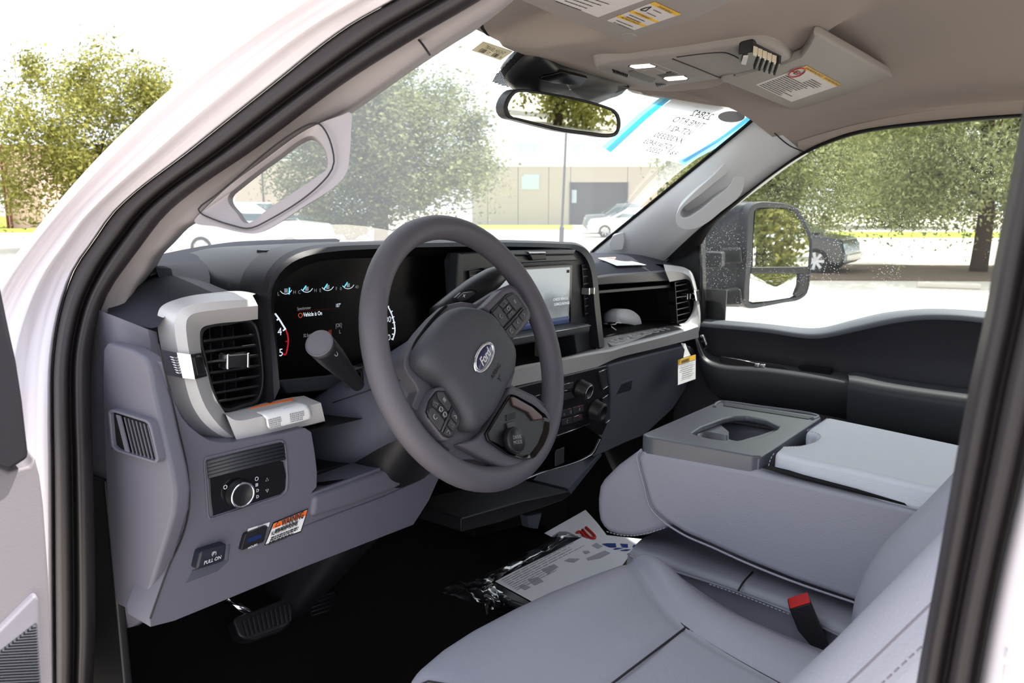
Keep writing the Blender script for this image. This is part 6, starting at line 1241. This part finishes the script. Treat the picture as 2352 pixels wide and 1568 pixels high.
# reflected truck side with handle, and a red boom behind
rs = thing('wall_rear', 'white rear side of the truck body beyond the passenger door', 'body side', (.95, -2, -.7), kind='structure')
prism('rear_panel', [(.93, -.75, -.75), (.93, -3.2, -.75), (.93, -3.2, .02), (.93, -.75, -.03)], (.05, 0, 0), 'paint', rs, bevel=.01); box('door_handle', (.995, -1.3, -.16), (.03, .2, .05), 'black_plastic', rs, bevel=.008)
def btree(name, label, x, y, h, rx, n, lm, seed, leaf=.2):
    return tree(name, label, 0, 20, h, rx, .3, n, lm, .2, seed, leaf) 
_gp = gpos
BACK = None
def gpos(px, D, h=0.0):
    if BACK is None: return _gp(px, D, h)
    p = V((BACK[0], BACK[1], 0)); t_ = (GP-p).dot(G)/G.z; return p+V((0, 0, 1))*t_+G*h
for i, (x, y, h, rx) in enumerate(((3, -36, 13, 4.6), (14.5, -38, 14, 4.6), (26, -35, 13, 4.6), (38, -30, 14, 4.6), (-9, -40, 14, 4.6), (9, -52, 17, 4.6), (21, -52, 17, 4.6))):
    BACK = (x, y); tree('hedgerow_tree', 'tree of the row behind the truck seen in the mirrors', 0, 0, h, rx, .2, 26000, 'leaf_olive', .2, 40+i, .32, 95, 'trees behind the truck')
BACK = None
bmz = thing('boom_lift', 'red lattice boom seen only in the tow mirror', 'boom', (3, -14, -1.5)); tube('boom', [V((0.4, -17, 1.2)), V((4.6, -15, 3.4))], .12, 'red_gloss', bmz, n=8); tube('boom_base', [V((.4, -17, -1.8)), V((.4, -17, 1.3))], .2, 'red_gloss', bmz, n=8)
# --- labels on the dash
def lab(name, label, q, pl, m, cat='label', up=V((0, -1, 0)), th=.0006):
    t_ = thing(name, label, cat, at(*q[0], pl=pl)); prism('label_sheet', [at(*p, pl=pl) for p in q], -up*th, m, t_, smooth=False); return t_
wpl = (kn_pl[0]+V((0, -.0018, 0)), kn_pl[1])
WL = lab('warning_sticker', 'orange and white WARNING sticker on the knee panel beside the hour meter', [(628, 1200), (708, 1168), (692, 1221), (608, 1252)], (kn_pl[0]+V((0, -.0012, 0)), kn_pl[1]), 'black_matte')
def wq(x, y): return at(x, y, pl=wpl)
prism('label_face', [wq(*p) for p in ((629.5, 1202), (706, 1170.5), (690.5, 1219), (610.5, 1249.5))], (0, .0004, 0), 'white_print', WL, smooth=False)
wpl = (kn_pl[0]+V((0, -.0022, 0)), kn_pl[1]); prism('label_band', [wq(*p) for p in ((630, 1202), (706, 1171), (702, 1184), (625, 1215))], (0, .0003, 0), 'label_orange', WL, smooth=False)
wpl = (kn_pl[0]+V((0, -.0026, 0)), kn_pl[1]); wx, wy = wq(700, 1180)-wq(640, 1204), wq(640, 1190)-wq(636, 1203)
tube('warning_triangle', [wq(632, 1210), wq(638, 1198), wq(643, 1205.5)], .0006, 'dark_print', WL, n=4, closed=True)
text('lettering', 'WARNING', wq(646, 1202), wx, wy, .0135, 'dark_print', WL, bold=.0004, sx=(wq(703, 1178)-wq(646, 1202)).length/.0745, shear=.15)
text('lettering', 'ALARM MUST SOUND', wq(622, 1226), wx, wy, .0080, 'dark_print', WL, bold=.0002, sx=(wq(690, 1198)-wq(622, 1226)).length/.088, shear=.15)
for k, (a, b) in enumerate((((632, 1214), (694, 1190)), ((630, 1219), (690, 1195)), ((622, 1232), (688, 1206)), ((620, 1237), (688, 1210)), ((618, 1242), (684, 1217)), ((616, 1247), (662, 1229)))):
    lines('small_print', wq(*a), wq(*b)-wq(*a), wy, (wq(*b)-wq(*a)).length, .004, 1, 'dark_print', WL, seed=60+k, lift=0.0002)
HM = thing('hour_meter', 'small black hour meter with blue display and PTO label', 'hour meter', kz(585, 1240))
prism('meter_body', rounded([kz(*p, .006) for p in ((564, 1226), (616, 1206), (607, 1244), (553, 1265))], .003), (0, .012, 0), 'black_plastic', HM, bevel=.002); prism('meter_display', [kz(*p, .0065) for p in ((570, 1236), (602, 1225), (599, 1236), (566, 1247))], (0, .002, 0), mat('lcd_blue', (24, 40, 84), .2, emit=.05), HM, smooth=False)
prism('meter_label', [kz(*p, .0015) for p in ((571, 1214), (620, 1199), (617, 1209), (568, 1226))], (0, .001, 0), 'white_print', HM, smooth=False)
wpl = (kn_pl[0]+V((0, -.0022, 0)), kn_pl[1]); text('lettering', 'PTO', wq(598, 1207.5), wx, wy, .0040, 'dark_print', HM, 'CENTER'); text('lettering', 'HOURMETER', wq(594, 1215), wx, wy, .0040, 'dark_print', HM, 'CENTER', sx=.95)
wpl = (kn_pl[0]+V((0, -.0070, 0)), kn_pl[1]); text('lettering', 'HOURS', wq(580, 1254), wx, wy, .004, 'white_print', HM, 'CENTER')
# folded notice on the silver ledge
FN = thing('ledge_notice', 'white notice with orange header folded over the silver ledge', 'label', yA(c4([(1300, 1300)])[0], .10))
nr_ = [[yA(p, y) for p in c4(P)] for P, y in (([(1020, 1228), (1200, 1185), (1440, 1130)], .1495), ([(1050, 1250), (1220, 1212), (1460, 1148)], .144), ([(1150, 1295), (1300, 1262), (1580, 1198)], .098), ([(1185, 1330), (1350, 1300), (1620, 1240)], .0965), ([(1195, 1400), (1380, 1360), (1630, 1295)], .0965), ([(1222, 1430), (1400, 1385), (1610, 1330)], .0965))]
nr_ = [[p+V((0, -.0012, .0014)) for p in r] for r in nr_]
loft('notice_sheet', nr_[1:], 'white_print', FN, n=14, solid=.0004); loft('notice_header', [[p+V((0, 0, .0006)) for p in nr_[0]], [p+V((0, 0, .0006)) for p in nr_[1]]], 'label_orange', FN, n=8)
for k in range(6):
    for a, b in (((1210+k*3, 1318+k*18), (1370+k*3, 1278+k*18)), ((1420+k*2, 1262+k*18), (1600, 1222+k*18))):
        if k == 5 and a[0] > 1400: continue
        p, q = yA(c4([a])[0], .0945), yA(c4([b])[0], .0945); lines('small_print', p, q-p, V((0, 0, 1)), (q-p).length*.9, .0042, 1, 'grey_print', FN, seed=80+k, lift=.0002)
for k in range(3):
    for a, b in (((1085+k*26, 1252+k*13), (1260+k*20, 1212+k*13)), ((1300+k*24, 1205+k*11), (1460+k*28, 1165+k*12))):
        p, q = yA(c4([a])[0], .138-k*.013)+V((0, 0, .001)), yA(c4([b])[0], .138-k*.013)+V((0, 0, .001)); lines('small_print', p, q-p, V((0, 1, .4)), (q-p).length*.9, .006, 1, 'grey_print', FN, seed=90+k, lift=.0015)
# hanging warning tag on the glove box
HT = thing('warning_tag', 'white hanging tag with yellow WARNING header in front of the glove box', 'tag', at(1578, 850, Y=.10))
hp_ = [at(*p, Y=.098) for p in c7([(1003, 1230), (1190, 1172), (1188, 1430), (1002, 1495)])]; prism('tag_card', hp_, (0, .0006, 0), 'label_white' if False else 'white_print', HT, smooth=False)
prism('tag_header', [at(*p, Y=.0972) for p in c7([(1003, 1230), (1190, 1172), (1190, 1222), (1003, 1282)])], (0, .0004, 0), 'label_yellow', HT, smooth=False)
prism('tag_neck', [at(*p, Y=.10) for p in c7([(1035, 1050), (1080, 1055), (1105, 1120), (1135, 1180), (1060, 1205), (1075, 1120)])], (0, .0006, 0), 'white_print', HT, smooth=False)
hx, hy = hp_[1]-hp_[0], V((0, 0, 1)); text('lettering', 'WARNING', at(*c7([(1035, 1250)])[0], Y=.0968), hx, hy, .0125, 'dark_print', HT, bold=.0004, sx=.82, lift=.0006)
for k in range(7):
    p, q = at(*c7([(1018, 1292+k*22)])[0], Y=.0972), at(*c7([(1180, 1242+k*22)])[0], Y=.0972); lines('small_print', p, q-p, hy, (q-p).length, .004, 1, 'grey_print', HT, seed=100+k, lift=.0006, indent=.2)
# sheet on the passenger pad
PL = thing('pad_notice', 'white notice lying on top of the passenger dash pad', 'label', at(1430, 600, Y=.23))
q_ = c7([(150, 168), (330, 158), (660, 240), (350, 250)]); z_ = [at(*p, Y=y) for p, y in zip(q_, (.27, .275, .19, .19))]; prism('notice_sheet', [p+V((0, -.001, .004)) for p in z_], (0, 0, .0006), 'white_print', PL, smooth=False)
tube('red_mark', [at(*p, Y=.25)+V((0, -.002, .006)) for p in c7([(240, 178), (290, 176), (330, 185)])], .0012, 'red_print', PL, n=5)
# things in the open bin
CV = thing('white_cover', 'curved white plastic cover lying in the open dash bin', 'plastic cover', at(1445, 748, Y=.24))
cvo = [at(*p, Y=.23) for p in c7([(355, 830), (355, 720), (380, 698), (430, 688), (500, 700), (560, 735), (600, 780), (618, 862), (500, 850), (400, 838)])]
loft('cover_shell', [cvo, [p+V((.01, .03, -.002)) for p in cvo], [V((p.x+.02, p.y+.05, p.z-.01)) for p in cvo]], 'paper', CV, n=30, cap=True)
CBL = thing('white_cable', 'thin white zigzag cable in the open dash bin', 'cable', at(1410, 750, Y=.21)); tube('cable', [at(*p, Y=.205) for p in c7([(345, 912), (300, 880), (292, 855), (340, 850), (350, 832), (395, 838)])], .0014, 'white_print', CBL, n=6)
# --- papers on the floor
def pp2(pts): return [(980+a/4.523, 1140+b/4.523) for a, b in pts]
FM = thing('paper_floor_mat', 'white paper floor mat with red and blue print in front of the console', 'paper mat', at(1350, 1240, Z=-.49))
fpl = (V((.25, .2, -.485)), V((0, -.12, 1)))
prism('mat_sheet', [at(*p, pl=fpl) for p in pp2([(1225, 378), (1650, 138), (1770, 270), (1870, 400), (2235, 442), (2100, 590), (2085, 640), (1900, 600), (1620, 420), (1300, 415)])], (0, 0, -.001), 'paper', FM, smooth=False)
fpu = (fpl[0]+V((0, 0, .0015)), fpl[1])
fu, fv = at(*pp2([(1700, 420)])[0], pl=fpu)-at(*pp2([(1560, 370)])[0], pl=fpu), at(*pp2([(1650, 310)])[0], pl=fpu)-at(*pp2([(1720, 430)])[0], pl=fpu)
def tub(name, pts, r, m, parent): return tube(name, [at(*p, pl=fpu) for p in pp2(pts)], r, m, parent, n=6, res=24)
tub('red_letter', [(1655, 320), (1745, 415), (1745, 432), (1720, 435), (1690, 420), (1618, 345)], .0036, 'red_print', FM); tub('red_letter', [(1565, 380), (1580, 365), (1600, 370), (1640, 420), (1660, 440)], .0036, 'red_print', FM)
for q in ([(1820, 492), (1870, 484), (1965, 484), (1970, 525), (1900, 525)], [(2012, 488), (2090, 492), (2092, 528), (2035, 525)], [(2140, 520), (2150, 500), (2180, 498), (2160, 530)], [(2010, 558), (2070, 545), (2120, 548), (2080, 562)], [(1930, 545), (1980, 530), (2040, 535), (1960, 550)]): prism('blue_mark', [at(*p, pl=fpu) for p in pp2(q)], (0, 0, -.0005), 'blue_print', FM, smooth=False)
BG = thing('bagged_manual', 'dark folder in a clear plastic bag with printed white sheet on top', 'folder', at(1200, 1310, Z=-.47))
bpl = (V((.1, .2, -.468)), V((.04, -.10, 1)))
prism('folder', rounded([at(*p, pl=bpl) for p in pp2([(640, 930), (1460, 420), (1560, 415), (1640, 440), (2080, 640), (1100, 1150), (860, 1070)])], .01), (0, 0, -.014), mat('folder_black', (24, 26, 32), .3), BG, bevel=.003)
bp2_ = (bpl[0]+V((0, 0, .002)), bpl[1])
ws_ = prism('printed_sheet', [at(*p, pl=bp2_) for p in pp2([(712, 880), (900, 780), (1300, 585), (1620, 418), (1850, 510), (2085, 610), (2082, 645), (1900, 900), (1300, 1200), (975, 1022)])], (0, 0, -.0006), 'paper', BG, smooth=False)
bp3_ = (bpl[0]+V((0, 0, .0030)), bpl[1])
for k in range(8):
    p, q = at(*pp2([(770+k*22, 866+k*14)])[0], pl=bp3_), at(*pp2([(1550+k*30, 456+k*14)])[0], pl=bp3_); lines('small_print', p, q-p, V((-.3, 1, 0)), (q-p).length*(1 if k < 4 else .55), .004, 1, 'grey_print', ws_, seed=120+k, lift=0)
for q in ([(950, 930), (1010, 910), (1080, 940), (1020, 970)], [(1050, 860), (1160, 835), (1215, 880), (1120, 920)], [(1430, 665), (1480, 640), (1590, 645), (1530, 685)], [(1660, 640), (1850, 560), (1910, 585), (1800, 640), (1680, 660)], [(1620, 565), (1680, 560), (1700, 580), (1650, 595)], [(1715, 505), (1760, 480), (1830, 515), (1780, 540)], [(1200, 760), (1320, 700), (1370, 730), (1260, 800)]): prism('grey_picture', [at(*p, pl=bp3_) for p in pp2(q)], (0, 0, -.0004), mat('picture_grey', (168, 168, 182), .7), ws_, smooth=False)
mpz = glassmat('clear_plastic', (.86, .88, .9), haze=.30, refl=.05, hazecol=(.42, .44, .50))
random.seed(5)
def crumple(name, rails, amp, n=18, ac=7):
    o = loft(name, rails, 'clear_plastic', BG, n=n, across=ac)
    for v in o.data.vertices: v.co += V((random.gauss(0, amp), random.gauss(0, amp), random.gauss(0, amp)))
    return o
A1 = [at(*p, pl=(bpl[0]+V((0, 0, .004)), bpl[1])) for p in pp2([(480, 870), (760, 740), (1040, 590), (1240, 470), (1330, 400), (1430, 360), (1540, 390)])]
A2 = [at(*p, pl=(bpl[0]+V((0, 0, .012)), bpl[1])) for p in pp2([(520, 880), (790, 760), (1060, 620), (1270, 520), (1370, 440), (1450, 400), (1560, 420)])]
A3 = [at(*p, pl=(bpl[0]+V((0, 0, .003)), bpl[1])) for p in pp2([(640, 900), (880, 780), (1140, 640), (1340, 530), (1440, 460), (1500, 430), (1600, 430)])]
crumple('bag_film', [A1, A2, A3], .0022)
C1 = [at(*p, pl=(bpl[0]+V((0, 0, .0)), bpl[1])) for p in pp2([(150, 965), (300, 905), (420, 900), (520, 870)])]
C2 = [at(*p, pl=(bpl[0]+V((0, 0, .012)), bpl[1])) for p in pp2([(180, 1010), (330, 990), (560, 970), (680, 900)])]
C3 = [at(*p, pl=(bpl[0]+V((0, 0, .0)), bpl[1])) for p in pp2([(300, 1050), (470, 1075), (650, 1040), (800, 1000)])]
crumple('bag_film', [C1, C2, C3], .0022)
D1 = [at(*p, pl=(bpl[0]+V((0, 0, .006)), bpl[1])) for p in pp2([(520, 1075), (600, 1030), (720, 990), (860, 1060)])]; D2 = [at(*p, pl=(bpl[0]+V((0, 0, .0)), bpl[1])) for p in pp2([(600, 1120), (680, 1090), (780, 1060), (880, 1080)])]; D3 = [at(*p, pl=(bpl[0]+V((0, 0, -.01)), bpl[1])) for p in pp2([(605, 1230), (680, 1180), (760, 1140), (900, 1080)])]
crumple('bag_film', [D1, D2, D3], .0020)
FP = thing('loose_paper', 'corner of a white paper sheet on the driver floor mat', 'paper', at(660, 1545, Z=-.6)); prism('sheet', [at(*p, Z=-.600) for p in ((658, 1528), (712, 1568), (900, 1720), (600, 1720), (620, 1568))], (0, 0, -.001), 'paper', FP, smooth=False)
